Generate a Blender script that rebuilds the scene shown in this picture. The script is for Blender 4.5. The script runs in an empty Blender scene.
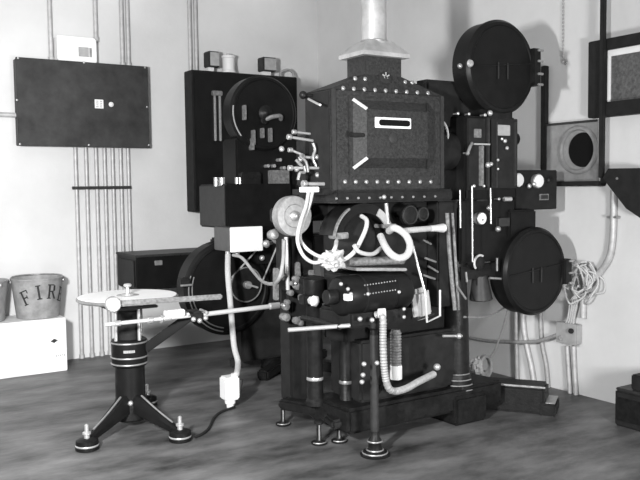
import bpy, bmesh, math, random
from mathutils import Vector, Matrix
random.seed(7)
PI = math.pi
scene = bpy.context.scene
COL = scene.collection

# ------------------------------------------------------------------ camera
H = 1.1
FPX = 802.3
TH, YAW, ROLL = 0.0652952, 0.998307, -0.01249794
CAM = Vector((-3.380, -5.243, H))
FW = Vector((math.cos(YAW)*math.cos(TH), math.sin(YAW)*math.cos(TH), -math.sin(TH)))
RT = Vector((math.sin(YAW), -math.cos(YAW), 0))
UP = RT.cross(FW)
RT2 = RT*math.cos(ROLL) + UP*math.sin(ROLL)
UP2 = RT2.cross(FW)
cd = bpy.data.cameras.new('camera'); co = bpy.data.objects.new('camera', cd); COL.objects.link(co)
cd.sensor_width = 36; cd.lens = FPX/640*36; cd.clip_start = .05
m = Matrix.Identity(4)
for i in range(3):
    m[i][0] = RT2[i]; m[i][1] = UP2[i]; m[i][2] = -FW[i]; m[i][3] = CAM[i]
co.matrix_world = m
scene.camera = co

def P(px, py, x=None, y=None, z=None):
    """point of the room seen at a place of the photograph, on a known plane of the room"""
    d = FW + RT2*((px-320)/FPX) - UP2*((py-240)/FPX)
    if y is not None: t = (y-CAM.y)/d.y
    elif x is not None: t = (x-CAM.x)/d.x
    else: t = (z-CAM.z)/d.z
    return CAM + d*t

# ------------------------------------------------------------------ materials
def mat(name, col, rough=.5, metal=0., noise=0., nscale=20., bump=0., bscale=60., spec=.5, stretch=None, lo=None):
    mt = bpy.data.materials.new(name); mt.use_nodes = True
    nt = mt.node_tree; b = nt.nodes['Principled BSDF']
    c = col if isinstance(col, tuple) else (col, col, col)
    b.inputs['Base Color'].default_value = (*c, 1)
    b.inputs['Roughness'].default_value = rough
    b.inputs['Metallic'].default_value = metal
    b.inputs['Specular IOR Level'].default_value = spec
    tc = nt.nodes.new('ShaderNodeTexCoord')
    src = tc.outputs['Object']
    if stretch:
        mp = nt.nodes.new('ShaderNodeMapping'); mp.inputs['Scale'].default_value = stretch
        nt.links.new(src, mp.inputs['Vector']); src = mp.outputs['Vector']
    if noise:
        n = nt.nodes.new('ShaderNodeTexNoise'); n.inputs['Scale'].default_value = nscale
        n.inputs['Detail'].default_value = 6; n.inputs['Roughness'].default_value = .62
        r = nt.nodes.new('ShaderNodeValToRGB')
        a = tuple(v*(1-noise) for v in c) if lo is None else (lo, lo, lo)
        r.color_ramp.elements[0].position = .3; r.color_ramp.elements[1].position = .7
        r.color_ramp.elements[0].color = (*a, 1); r.color_ramp.elements[1].color = (*[min(1, v*(1+noise*.6)) for v in c], 1)
        nt.links.new(src, n.inputs['Vector']); nt.links.new(n.outputs['Fac'], r.inputs['Fac'])
        nt.links.new(r.outputs['Color'], b.inputs['Base Color'])
    if bump:
        n2 = nt.nodes.new('ShaderNodeTexNoise'); n2.inputs['Scale'].default_value = bscale; n2.inputs['Detail'].default_value = 4
        bp = nt.nodes.new('ShaderNodeBump'); bp.inputs['Strength'].default_value = bump; bp.inputs['Distance'].default_value = .004
        nt.links.new(src, n2.inputs['Vector']); nt.links.new(n2.outputs['Fac'], bp.inputs['Height'])
        nt.links.new(bp.outputs['Normal'], b.inputs['Normal'])
    return mt

M = dict(
    wall=mat('wall_plaster', .60, .85, noise=.10, nscale=1.6, bump=.25, bscale=35),
    ceiling=mat('ceiling_plaster', .6, .9, noise=.06, nscale=2),
    floor=mat('floor_linoleum', .11, .5, noise=.85, nscale=2.6, bump=.35, bscale=18, stretch=(1, 2.2, 1)),
    black=mat('black_enamel', .009, .38, noise=.3, nscale=14, spec=.14),
    matte=mat('matte_black_paint', .019, .6, noise=.3, nscale=20, spec=.12),
    crackle=mat('crackle_black_paint', .029, .55, noise=.6, nscale=90, bump=.5, bscale=160, spec=.25),
    cabinet=mat('cabinet_black_paint', .037, .55, noise=.45, nscale=9, spec=.25),
    iron=mat('dark_cast_iron', .0115, .45, noise=.55, nscale=30, bump=.35, bscale=80, spec=.22),
    greyp=mat('dark_grey_paint', .028, .5, noise=.3, nscale=40, spec=.3),
    nickel=mat('nickel', .56, .28, .6, noise=.08, nscale=30),
    steel=mat('dull_steel', .40, .38, .65, noise=.3, nscale=50),
    bright=mat('polished_edge', .6, .3, .3),
    white=mat('white_paint', .82, .6, noise=.06, nscale=8),
    ivory=mat('white_enamel', .78, .4, noise=.05, nscale=12),
    cable=mat('white_braided_cable', .48, .8, noise=.15, nscale=140, bump=.4, bscale=300),
    hose=mat('grey_flexible_hose', .36, .6, .3, noise=.25, nscale=60),
    conduit=mat('galvanised_conduit', .46, .5, .25, noise=.22, nscale=24),
    tin=mat('galvanised_tin', .50, .42, .45, noise=.3, nscale=12),
    bucket=mat('bucket_paint', .30, .55, noise=.38, nscale=14, bump=.2, bscale=30),
    ink=mat('black_lettering', .02, .7),
    greyl=mat('light_grey_paint', .34, .6, noise=.2, nscale=24),
    porcelain=mat('porcelain', .72, .25),
    glassy=mat('dark_glass', .02, .12, spec=.6),
    panelglass=mat('wired_glass', .10, .45, noise=.5, nscale=60, bump=.4, bscale=120),
    dust=mat('speckled_grey_metal', .20, .6, .2, noise=.55, nscale=70),
    tinplate=mat('dull_tin_plate', .28, .5, .3, noise=.25, nscale=14),
    boxgrey=mat('grey_box_side', .085, .55, noise=.2, nscale=30),
    hole=mat('dark_opening', .006, .9, spec=.1),
    disc=mat('pale_record', .86, .45, noise=.06, nscale=10),
    cloth=mat('white_cloth', .38, .95, noise=.12, nscale=60, bump=.5, bscale=60),
    rubber=mat('black_rubber', .014, .8, spec=.2),
)

# ------------------------------------------------------------------ mesh builder
def cat(pts, n=8):
    pts = [Vector(p) for p in pts]
    if len(pts) < 3: return pts
    ex = [pts[0]*2-pts[1]] + pts + [pts[-1]*2-pts[-2]]
    out = []
    for i in range(1, len(ex)-2):
        p0, p1, p2, p3 = ex[i-1:i+3]
        for k in range(n):
            t = k/n
            out.append(.5*((2*p1)+(p2-p0)*t+(2*p0-5*p1+4*p2-p3)*t*t+(3*p1-p0-3*p2+p3)*t**3))
    out.append(pts[-1]); return out

class MB:
    def __init__(s): s.bm = bmesh.new()
    def _ring(s, c, u, v, r, seg): return [s.bm.verts.new(c+u*(r*math.cos(2*PI*k/seg))+v*(r*math.sin(2*PI*k/seg))) for k in range(seg)]
    def _bridge(s, a, b):
        n = len(a)
        for k in range(n): s.bm.faces.new((a[k], a[(k+1) % n], b[(k+1) % n], b[k]))
    def box(s, lo, hi, bev=.004, rot=None, segs=2):
        lo, hi = Vector(lo), Vector(hi); c = (lo+hi)/2; d = hi-lo
        mt = Matrix.Translation(c)
        if rot: mt = mt @ rot.to_4x4()
        r = bmesh.ops.create_cube(s.bm, size=1, matrix=mt @ Matrix.Diagonal((abs(d.x), abs(d.y), abs(d.z), 1)))
        if bev:
            bev = min(bev, min(abs(d.x), abs(d.y), abs(d.z))*.45)
            vs = set(r['verts']); es = [e for e in s.bm.edges if e.verts[0] in vs]
            bmesh.ops.bevel(s.bm, geom=es, offset=bev, segments=segs, affect='EDGES', clamp_overlap=True)
        return s
    def bar(s, p, q, w, h, bev=.003, up=(0, 0, 1)):
        """rectangular bar from p to q; w across, h along 'up'"""
        p, q = Vector(p), Vector(q); d = q-p; L = d.length; d.normalize()
        u = Vector(up); a = d.cross(u).normalized(); u = a.cross(d)
        rot = Matrix((d, a, u)).transposed(); c = (p+q)/2; hf = Vector((L/2, w/2, h/2))
        return s.box(c-hf, c+hf, bev, rot)
    def lathe(s, prof, o, ax=(0, 0, 1), seg=32, cap=True):
        o, ax = Vector(o), Vector(ax).normalized()
        u = ax.orthogonal().normalized(); v = ax.cross(u); prev = None; rings = []
        for r, h in prof:
            rg = s._ring(o+ax*h, u, v, max(r, 1e-4), seg); rings.append(rg)
            if prev: s._bridge(prev, rg)
            prev = rg
        if cap:
            s.bm.faces.new(rings[0][::-1]); s.bm.faces.new(rings[-1])
        return s
    def cyl(s, p, q, r, r2=None, seg=20, bev=None):
        p, q = Vector(p), Vector(q); L = (q-p).length; r2 = r if r2 is None else r2
        b = min(r, r2)*.12 if bev is None else bev
        b = min(b, L*.3)
        pr = [(r-b, 0), (r, b), (r2, L-b), (r2-b, L)] if b else [(r, 0), (r2, L)]
        return s.lathe(pr, p, q-p, seg)
    def tube(s, pts, r, seg=10, n=8, rib=0, smooth=True, ribn=2):
        pts = cat(pts, n) if smooth else [Vector(p) for p in pts]
        if rib:
            den = []
            for a, b in zip(pts, pts[1:]):
                k = max(1, int((b-a).length/(rib*.5)))
                den += [a.lerp(b, t/k) for t in range(k)]
            pts = den+[pts[-1]]
        prev = None; u = None; first = last = None
        for i, p in enumerate(pts):
            t = (pts[min(i+1, len(pts)-1)]-pts[max(i-1, 0)])
            if t.length < 1e-9: continue
            t.normalize()
            if u is None: u = t.orthogonal().normalized()
            u = (u-t*u.dot(t)).normalized(); v = t.cross(u)
            rr = r*(1.0 if (not rib or i % 2 == 0) else .84)
            rg = s._ring(p, u, v, rr, seg)
            if prev: s._bridge(prev, rg)
            else: first = rg
            prev = rg
        s.bm.faces.new(first[::-1]); s.bm.faces.new(prev)
        return s
    def torus(s, c, ax, R, r, seg=32, rs=8, a0=0, a1=2*PI, ref=None):
        c, ax = Vector(c), Vector(ax).normalized()
        u = Vector(ref).normalized() if ref else ax.orthogonal().normalized(); v = ax.cross(u)
        full = abs(a1-a0-2*PI) < 1e-4; rings = []
        for k in range(seg+(0 if full else 1)):
            a = a0+(a1-a0)*k/seg; d = u*math.cos(a)+v*math.sin(a)
            rings.append(s._ring(c+d*R, d, ax, r, rs))
        for k in range(len(rings)-1): s._bridge(rings[k], rings[k+1])
        if full: s._bridge(rings[-1], rings[0])
        else: s.bm.faces.new(rings[0][::-1]); s.bm.faces.new(rings[-1])
        return s
    def ball(s, c, r, sc=(1, 1, 1), seg=14):
        bmesh.ops.create_uvsphere(s.bm, u_segments=seg, v_segments=max(6, seg*2//3), radius=r, matrix=Matrix.Translation(Vector(c)) @ Matrix.Diagonal((*sc, 1))); return s
    def prism(s, poly, ext):
        """closed polygon of 3-D points swept by vector ext"""
        ext = Vector(ext); a = [s.bm.verts.new(Vector(p)) for p in poly]; b = [s.bm.verts.new(Vector(p)+ext) for p in poly]
        s.bm.faces.new(a[::-1]); s.bm.faces.new(b); s._bridge(a, b); return s
    def arc_band(s, c, R0, R1, a0, a1, y0, y1, seg=24):
        """curved bar in the XZ plane, between radii R0 and R1, from y0 to y1"""
        rings = []
        for k in range(seg+1):
            a = a0+(a1-a0)*k/seg; d = Vector((math.cos(a), 0, math.sin(a)))
            rings.append([s.bm.verts.new(Vector(c)+d*R+Vector((0, y, 0))) for R, y in ((R0, y0), (R1, y0), (R1, y1), (R0, y1))])
        for k in range(seg): s._bridge(rings[k], rings[k+1])
        s.bm.faces.new(rings[0][::-1]); s.bm.faces.new(rings[-1]); return s
    def build(s, name, mt, parent=None, ang=35):
        bmesh.ops.recalc_face_normals(s.bm, faces=s.bm.faces)
        me = bpy.data.meshes.new(name)
        if parent is not None:
            o0 = ROOTLOC[parent.name]
            bmesh.ops.translate(s.bm, verts=s.bm.verts, vec=-o0)
        s.bm.to_mesh(me); s.bm.free()
        me.materials.append(M[mt])
        for p in me.polygons: p.use_smooth = True
        me.set_sharp_from_angle(angle=math.radians(ang))
        o = bpy.data.objects.new(name, me); COL.objects.link(o)
        if parent is not None:
            o.parent = parent; ROOTLOC[o.name] = o0
        return o

ROOTLOC = {}
def thing(name, label, category, loc, group=None):
    o = bpy.data.objects.new(name, None); COL.objects.link(o); o.location = loc
    o.empty_display_size = .1
    o['label'] = label; o['category'] = category
    if group: o['group'] = group
    ROOTLOC[o.name] = Vector(loc); return o
def tag(o, label, category, group=None):
    o['label'] = label; o['category'] = category
    if group: o['group'] = group
    return o
def single(name, mb, mt, label, category, group=None, loc=None):
    """a thing that is one mesh, its origin at loc"""
    if loc is not None: bmesh.ops.translate(mb.bm, verts=mb.bm.verts, vec=-Vector(loc))
    o = mb.build(name, mt); 
    if loc is not None: o.location = loc
    return tag(o, label, category, group)
def copy_tree(o, parent=None, loc=None):
    c = o.copy(); COL.objects.link(c)
    if parent is not None: c.parent = parent
    if loc is not None: c.location = loc
    for ch in list(o.children): copy_tree(ch, c)
    return c
def dup_part(o, delta):
    c = o.copy(); COL.objects.link(c); c.location = o.location+Vector(delta)
    return c
X, Y, Z = Vector((1, 0, 0)), Vector((0, 1, 0)), Vector((0, 0, 1))

# ------------------------------------------------------------------ the room
def struct(name, mb, mt):
    o = mb.build(name, mt); o['kind'] = 'structure'; return o
struct('floor', MB().box((-6, -7.5, -.1), (.12, .12, 0), 0), 'floor')
struct('wall_back', MB().box((-6, 0, 0), (.12, .12, 2.9), 0), 'wall')
struct('wall_right', MB().box((0, -7.5, 0), (.12, 0, 2.9), 0), 'wall')
struct('ceiling', MB().box((-6, -7.5, 2.9), (.12, .12, 3.0), 0), 'ceiling')

# ------------------------------------------------------------------ back wall, left: cabinet, box, conduits
cab = thing('electrical_cabinet', 'wide flat black steel cabinet on the back wall above the fire buckets', 'cabinet', (-1.795, -.05, 1.38))
ca0, ca1 = P(15.5, 57, y=-.1), P(150, 148, y=-.1)
cz0, cz1 = ca1.z, P(80, 61.5, y=-.1).z
MB().box((ca0.x+.006, -.085, cz0+.004), (ca1.x-.006, -.001, cz1-.004), .003).build('body', 'cabinet', cab)
dr = MB().box((ca0.x, -.10, cz0), (ca1.x, -.086, cz1), .003).build('door', 'cabinet', cab)
lb = P(99, 104, y=-.101)
lp = MB().box((lb.x-.028, -.105, lb.z-.028), (lb.x+.028, -.1, lb.z+.028), .001).build('label_plate', 'ivory', dr)
mk = MB()
for i, w in enumerate((.02, .022, .017, .021)):
    for sx in (-1, 1):
        mk.box((lb.x+sx*.012-w*.35, -.1058, lb.z+.019-i*.012), (lb.x+sx*.012+w*.35, -.105, lb.z+.015-i*.012+.001), 0)
mk.build('label_print', 'ink', dr)
kb = P(111, 104.5, y=-.1)
MB().lathe([(.016, 0), (.016, .006), (.012, .008), (.008, .014), (.002, .016)], kb, -Y, 20).build('lock', 'ivory', dr)
sc0 = None
for i, (px, py) in enumerate([(18, 58), (84, 62.5), (145, 67.5), (147, 107), (149, 145), (89, 145), (20, 144), (17, 100)]):
    q = P(px, py, y=-.1)
    if sc0 is None:
        sc0 = MB().lathe([(.007, 0), (.006, .003), (.002, .005)], q, -Y, 10).build('screw', 'steel', dr); s0 = q
    else: dup_part(sc0, q-s0)

jb = thing('junction_box', 'small white junction box standing on top of the wide black cabinet', 'electrical box', (-1.85, -.05, 1.94))
j0, j1 = P(57, 35, y=-.11), P(95.5, 58, y=-.11)
MB().box((j0.x+.004, -.10, cz1), (j1.x+.012, 0, j0.z-.004), .004).build('body', 'white', jb)
jc = MB().box((j0.x, -.11, cz1+.002), (j1.x, -.10, j0.z), .003).build('cover', 'white', jb)
q = P(84, 52, y=-.11)
MB().box((q.x-.035, -.114, q.z-.03), (q.x+.03, -.11, q.z+.03), .001).build('label_plate', 'greyl', jc)
MB().box((q.x+.034, -.114, q.z-.03), (q.x+.05, -.11, q.z+.028), .001).build('hasp', 'steel', jc)

def conduit(px, y, z0, z1, label, group, r=.0125, pyref=160, wall=0.0):
    q = P(px, pyref, y=y-r)
    yc = y-r-.002
    t = thing('conduit', label, 'conduit', (q.x, yc, z0), group)
    MB().cyl((q.x, yc, z0), (q.x, yc, z1), r, seg=16, bev=0).build('pipe', 'conduit', t)
    for k in (.0, 1.):
        z = z0+.001 if k == 0 else z1-.031
    MB().cyl((q.x, yc, z0), (q.x, yc, z0+.03), r*1.35, seg=16).build('coupling', 'conduit', t)
    return t
ordw = ['leftmost', 'second from left', 'third from left', 'middle one', 'third from right', 'second from right', 'rightmost']
for i, px in enumerate((75.5, 86, 96, 104.5, 112.5, 120.5, 128)):
    conduit(px, 0, 0, cz0, f'grey conduit, {ordw[i]} of seven running from wide cabinet to floor', 'conduits below the wide cabinet')
a, b = P(72, 188, y=-.03), P(131, 187, y=-.03)
single('conduit_strap', MB().box((a.x, -.038, a.z-.01), (b.x, -.0275, a.z+.01), .002), 'greyp', 'thin dark strap bar crossing the seven conduits below the wide cabinet', 'strap', loc=(a.x, -.03, a.z))
for px, z0, lab in ((50, cz1, 'grey conduit rising from the wide black cabinet left of the white junction box'),
                (95.5, j0.z-.004, 'grey conduit rising out of the white junction box'),
                (121.5, cz1, 'left one of the conduit pair rising from the right end of the wide cabinet'),
                (127.5, cz1, 'right one of the conduit pair rising from the right end of the wide cabinet'),
                (189.5, 1.887, 'left one of the conduit pair rising from the tall black switch panel'),
                (195.5, 1.887, 'right one of the conduit pair rising from the tall black switch panel')):
    conduit(px, 0, z0, 2.9, lab, 'conduits rising to the ceiling', r=.014, pyref=25)
q = P(11, 115, y=-.02)
single('conduit', MB().cyl((-3.2, -.02, q.z), (ca0.x+.006, -.02, q.z), .015, bev=0), 'conduit', 'short horizontal conduit entering the left side of the wide black cabinet', 'conduit', loc=(-2.3, -.02, q.z))

# ------------------------------------------------------------------ buckets on the white crate
crate = thing('crate', 'plain white wooden crate on the floor below the fire buckets', 'crate', (-2.36, -.16, 0))
CT = P(40, 320, y=-.31).z
MB().box((-2.70, -.31, 0), (-2.056, -.015, CT), .004).build('body', 'white', crate)
q = P(54, 341, y=-.311)
MB().prism([(q.x-.022, -.311, q.z), (q.x, -.311, q.z-.013), (q.x+.024, -.311, q.z+.002), (q.x+.002, -.311, q.z+.014)], (0, -.001, 0)).build('stamp', 'greyp', crate)
mk = MB(); q = P(61, 355, y=-.311)
for i in range(5): mk.box((q.x-.03+i*.012, -.3118, q.z-.008+.004*(i % 2)), (q.x-.024+i*.012, -.311, q.z+.004), 0)
mk.build('faint_print', 'greyl', crate)

def bucket(cx, cy, lab):
    t = thing('fire_bucket', lab, 'bucket', (cx, cy, CT), 'fire buckets on the white crate')
    r0, r1, h = .126, .152, .242
    MB().lathe([(r0-.01, 0), (r0, .004), (r0+.001, .012), (r1, h-.006), (r1+.005, h-.004), (r1+.005, h+.003), (r1-.004, h+.003), (r1-.006, h-.004), (r0-.006, .014), (.001, .012)], (cx, cy, CT), Z, 48, cap=False).build('pail', 'bucket', t)
    MB().lathe([(r1-.02, 0), (r1-.02, .001)], (cx, cy, CT+h-.04), Z, 32).build('sand', 'greyl', t)
    R = lambda z: r0+(r1-r0)*z/h+.0012
    # letters on the round face, towards the room
    strokes = {
        'F': [(0, 0, .3, .07), (.08, 0, .22, 1), (0, .92, .62, 1), (.54, .74, .62, .95), (.2, .46, .48, .55), (.42, .38, .48, .63)],
        'I': [(0, 0, .34, .08), (.1, 0, .24, 1), (0, .92, .34, 1)],
        'R': [(0, 0, .3, .07), (.08, 0, .22, 1), (0, .92, .5, 1), (.2, .47, .48, .55), (.44, .55, .6, .93)],
        'E': [(0, 0, .62, .08), (.08, 0, .22, 1), (0, .92, .6, 1), (.52, .74, .6, .95), (.54, 0, .62, .26), (.2, .46, .46, .55), (.4, .38, .46, .63)]}
    mb = MB(); lh = .088; az = math.atan2(CAM.y-cy, CAM.x-cx)
    def put(quad, a0, zb, tilt):
        n = 4; vs = []
        for i in range(n+1):
            for j in range(n+1):
                s, tt = i/n, j/n
                p = Vector(quad[0]).lerp(Vector(quad[1]), s).lerp(Vector(quad[3]).lerp(Vector(quad[2]), s), tt)*lh
                u = p.x*math.cos(tilt)-p.y*math.sin(tilt); v = p.x*math.sin(tilt)+p.y*math.cos(tilt)
                zz = zb+v; aa = az+a0+u/R(zz)
                vs.append(mb.bm.verts.new((cx+R(zz)*math.cos(aa), cy+R(zz)*math.sin(aa), CT+zz)))
        for i in range(n):
            for j in range(n): mb.bm.faces.new((vs[i*(n+1)+j], vs[(i+1)*(n+1)+j], vs[(i+1)*(n+1)+j+1], vs[i*(n+1)+j+1]))
    for ch, a0, zb, tl in (('F', -.56, .084, .38), ('I', -.01, .120, .12), ('R', .38, .124, -.1), ('E', .91, .106, -.3)):
        for (x0, y0, x1, y1) in strokes[ch]: put([(x0, y0), (x1, y0), (x1, y1), (x0, y1)], a0, zb, tl)
        if ch == 'R': put([(.3, .5), (.44, .5), (.68, 0), (.52, 0)], a0, zb, tl)
    mb.build('lettering', 'ink', t)
    hm = MB(); e = Vector((-math.sin(az), math.cos(az), 0)); c = Vector((cx, cy, CT+h-.02))
    f = Vector((-math.cos(az), -math.sin(az), 0))
    hm.tube([c+e*r1, c+e*r1*.9+f*.05+Z*.028, c+f*.115+Z*.03, c-e*r1*.9+f*.05+Z*.028, c-e*r1], .004, 8)
    hm.build('bail_handle', 'steel', t)
    for sgn in (-1, 1): MB().ball(c+e*sgn*(r1+.002), .012, (.8, .8, 1.2)).build('ear', 'steel', t)
    return t
q = P(38.5, 320, y=-.17)
b1 = bucket(q.x, -.165, 'grey fire bucket lettered FIRE, standing at the right end of the white crate')
b2 = copy_tree(b1, loc=(q.x-.322, -.155, CT)); b2.rotation_euler.z = 2.4; b2['label'] = 'fire bucket partly cut off at the left end, its lettering turned away'

# ------------------------------------------------------------------ tall switch panel on the back wall
sp = thing('switch_panel', 'tall black switch panel on the back wall behind the far round film magazine', 'switch panel', (-.77, -.1, .9))
yf = -.13
A_ = P(191.5, 69.5, y=yf); B_ = P(297, 78, y=yf); C_ = P(192.5, 212, y=yf)
MB().box((A_.x, yf, C_.z), (B_.x, 0, A_.z), .004).build('housing', 'matte', sp)
fp = MB().box((A_.x+.01, yf-.014, C_.z+.01), (B_.x-.01, yf, A_.z-.01), .003).build('front_panel', 'black', sp)
for px in (214, 219):
    q0, q1 = P(px, 95, y=yf-.014), P(px, 141, y=yf-.014)
    MB().box((q0.x-.008, yf-.03, q1.z), (q0.x+.008, yf-.014, q0.z), .003).build('switch_blade', 'steel', fp)
q = P(215, 94, y=yf-.014); MB().box((q.x-.03, yf-.045, q.z-.012), (q.x+.045, yf-.014, q.z+.02), .004).build('terminal', 'dust', fp)
zt = A_.z
for px0, px1, py0, lab in ((202, 220, 50, 'square dark lidded block on the left part of the tall switch panel top'), (257, 277, 56, 'square dark lidded block on the right part of the tall switch panel top')):
    q0, q1 = P(px0, py0, y=-.15), P(px1, py0+16, y=-.15)
    t = thing('terminal_block', lab, 'terminal block', ((q0.x+q1.x)/2, -.1, zt), 'blocks on the switch panel')
    MB().box((q0.x+.06, -.12, zt), (q1.x-.03, -.06, zt+.03), .003).build('base', 'porcelain', t)
    MB().box((q0.x+.05, -.15, zt+.026), (q1.x, -.06, q0.z), .006).build('cover', 'greyp', t)
    MB().box((q0.x+.06, -.153, zt+.035), (q1.x-.005, -.15, q0.z-.008), .001).build('face_plate', 'greyl', t)
q = P(228.5, 70, y=-.1); qt = P(228.5, 55.5, y=-.1)
t = thing('insulator', 'white porcelain insulator between the two dark blocks on the tall switch panel', 'insulator', (q.x, -.1, zt))
MB().lathe([(.05, 0), (.05, .01), (.043, .018), (.043, qt.z-zt-.022), (.048, qt.z-zt-.018), (.048, qt.z-zt-.006), (.04, qt.z-zt)], (q.x, -.1, zt), Z, 28).build('body', 'porcelain', t)
MB().cyl((q.x, -.1, qt.z), (q.x, -.1, qt.z+.012), .014).build('cap', 'steel', t)
q0 = P(280, 72, y=-.1); q1 = P(288, 67, y=-.1); q2 = P(295, 74, y=-.1)
single('cable_loop', MB().tube([(q0.x, -.1, zt), (q0.x+.01, -.1, zt+.035), (q1.x, -.1, zt+.055), (q2.x-.02, -.1, zt+.035), (q2.x-.01, -.1, zt)], .009), 'hose', 'short bent grey cable loop on the right end of the tall switch panel', 'cable', loc=(q1.x, -.1, zt))

# ------------------------------------------------------------------ black box low on back wall
yb = -.42
q0, q1, q2 = P(117.5, 258, y=yb+.16), P(136, 257, y=yb), P(136, 291, y=yb)
bx = thing('equipment_box', 'long black steel box low on the back wall behind the turntable', 'equipment box', (-1.2, -.3, q2.z))
MB().box((q1.x, yb, q2.z), (-.95, -.06, q1.z), .005).build('body', 'black', bx)
MB().box((q1.x-.008, yb-.006, q1.z-.004), (-.94, -.055, q1.z+.01), .004).build('lid', 'greyp', bx)
MB().box((q1.x-.006, yb+.03, q2.z+.02), (q1.x, -.1, q1.z-.025), .002).build('end_plate', 'iron', bx)
for x in (q1.x+.12, -1.05): MB().box((x-.02, -.06, q2.z-.05), (x+.02, 0, q1.z-.03), .002).build('wall_bracket', 'iron', bx)
MB().box((q1.x+.12, yb-.01, q1.z-.06), (q1.x+.17, yb, q1.z-.03), .002).build('latch', 'steel', bx)

# ------------------------------------------------------------------ turntable stand
TC = Vector((-2.131, -1.655, 0))
PZ = .605
tt = thing('turntable_stand', 'record turntable on a black tripod pedestal, white disc on its platter', 'turntable', TC)
MB().lathe([(.062, .06), (.07, .10), (.069, .12), (.068, .27), (.068, .285), (.074, .29), (.074, .30)], TC, Z, 32).build('column', 'black', tt)
MB().lathe([(.06, .03), (.07, .04), (.075, .10), (.072, .13), (.064, .145), (.06, .147)], TC, Z, 32).build('hub', 'iron', tt)
drm = MB().lathe([(.072, .285), (.08, .29), (.082, .296), (.082, .405), (.078, .41), (.07, .412)], TC, Z, 36).build('gear_drum', 'black', tt)
for z in (.300, .33, .398): MB().torus(TC+Z*z, Z, .082, .004, 40, 8).build('drum_ring', 'steel', drm)
da = Vector((-.34, -.94, 0)).normalized()
lbq = MB(); 
for k in range(-3, 4):
    a = math.atan2(da.y, da.x)+k*.09
    lbq.box(TC+Vector((math.cos(a), math.sin(a), 0))*.0825+Vector((-.003, -.003, .358)), TC+Vector((math.cos(a), math.sin(a), 0))*.0825+Vector((.003, .003, .370)), 0)
lbq.build('maker_plate', 'greyl', drm)
MB().lathe([(.052, .41), (.05, .54), (.066, .55), (.066, .562)], TC, Z, 28).build('spindle_housing', 'matte', tt)
for k in range(4):
    a = math.radians(200+k*90); p = TC+Vector((math.cos(a), math.sin(a), 0))*.074
    MB().cyl(p+Z*.41, p+Z*.562, .008).build('support_post', 'nickel', tt)
MB().box(TC+Vector((-.11, -.1, .558)), TC+Vector((.11, .1, .57)), .004).build('bed_plate', 'black', tt)
feet = [Vector((-2.407, -1.885, 0)), Vector((-2.032, -2.0, 0)), Vector((-1.94, -1.36, 0))]
for i, f in enumerate(feet):
    d = (f-TC).normalized(); s = d.cross(Z); mb = MB()
    n = 12
    prev = None
    for k in range(n+1):
        t_ = k/n; c = TC+d*(.045+((f-TC).length-.045)*t_)
        zt_ = .115*(1-t_)**1.05+.05; hb = .06*(1-t_)+.024; w = .022*(1-t_)+.013
        ring = [mb.bm.verts.new(c+s*(sx*w*sw)+Z*(zt_-hz*hb)) for sx, sw, hz in ((-1, .55, 0), (1, .55, 0), (1, 1, .3), (1, 1, 1), (-1, 1, 1), (-1, 1, .3))]
        if prev: mb._bridge(prev, ring)
        else: mb.bm.faces.new(ring[::-1])
        prev = ring
    mb.bm.faces.new(prev)
    lg = mb.build('leg', 'black', tt)
    rp = MB(); p0 = TC+d*.085+Z*.155; p1 = TC+d*((f-TC).length-.05)+Z*.072
    rp.tube([p0, p0.lerp(p1, .5)-Z*.004, p1], .0045, 6); rp.build('leg_ridge', 'steel', lg)
    MB().lathe([(.046, 0), (.05, .004), (.05, .014), (.043, .018), (.043, .022), (.048, .025), (.047, .042), (.03, .05)], f, Z, 28).build('foot_cup', 'black', lg)
    MB().torus(f+Z*.02, Z, .045, .0045, 28, 6).build('cup_ring', 'nickel', lg)
    MB().lathe([(.012, .05), (.012, .065), (.018, .067), (.018, .075), (.009, .079), (.009, .105), (.003, .11)], f, Z, 14).build('levelling_screw', 'nickel', lg)
MB().ball(TC+da*.078+Z*.125, .012).build('hub_bolt', 'nickel', tt)
plt = MB().lathe([(.20, -.014), (.226, -.012), (.231, -.006), (.231, .002), (.227, .004), (.05, .006)], TC+Z*PZ, Z, 64).build('platter', 'steel', tt)
rec = MB().lathe([(.222, .0045), (.2245, .006), (.2225, .0085), (.06, .0085)], TC+Z*PZ, Z, 64).build('record', 'disc', plt)
MB().lathe([(.05, .0085), (.052, .0095), (.05, .0105), (.02, .011)], TC+Z*PZ, Z, 36).build('record_label', 'greyl', plt)
MB().lathe([(.03, .011), (.03, .015), (.012, .018), (.009, .03), (.008, .046), (.017, .05), (.019, .056), (.014, .062), (.004, .064)], TC+Z*PZ, Z, 24).build('clamp_knob', 'nickel', plt)
# sound arm along the near edge of the platter
ya = -1.905
e0, e1 = P(112, 304, y=ya), P(222, 296.5, y=ya-.01)
MB().bar(e0, e1, .02, .024, .006).build('sound_arm', 'dust', tt)
rp_ = MB().lathe([(.03, -.012), (.034, -.009), (.034, .009), (.03, .012)], e0-Y*.012, -Y, 28).build('pickup', 'steel', tt)
MB().lathe([(.025, 0), (.024, .004), (.012, .006)], e0-Y*.0242, -Y, 24).build('pickup_face', 'ivory', rp_)
a0 = P(197, 312.5, y=-1.86)
g0 = P(152, 345, y=-1.80); 
MB().bar(TC+Vector((.06, -.04, .36)), (a0.x-.01, -1.81, a0.z-.02), .03, .045, .006).build('support_bracket', 'black', tt)
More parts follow.
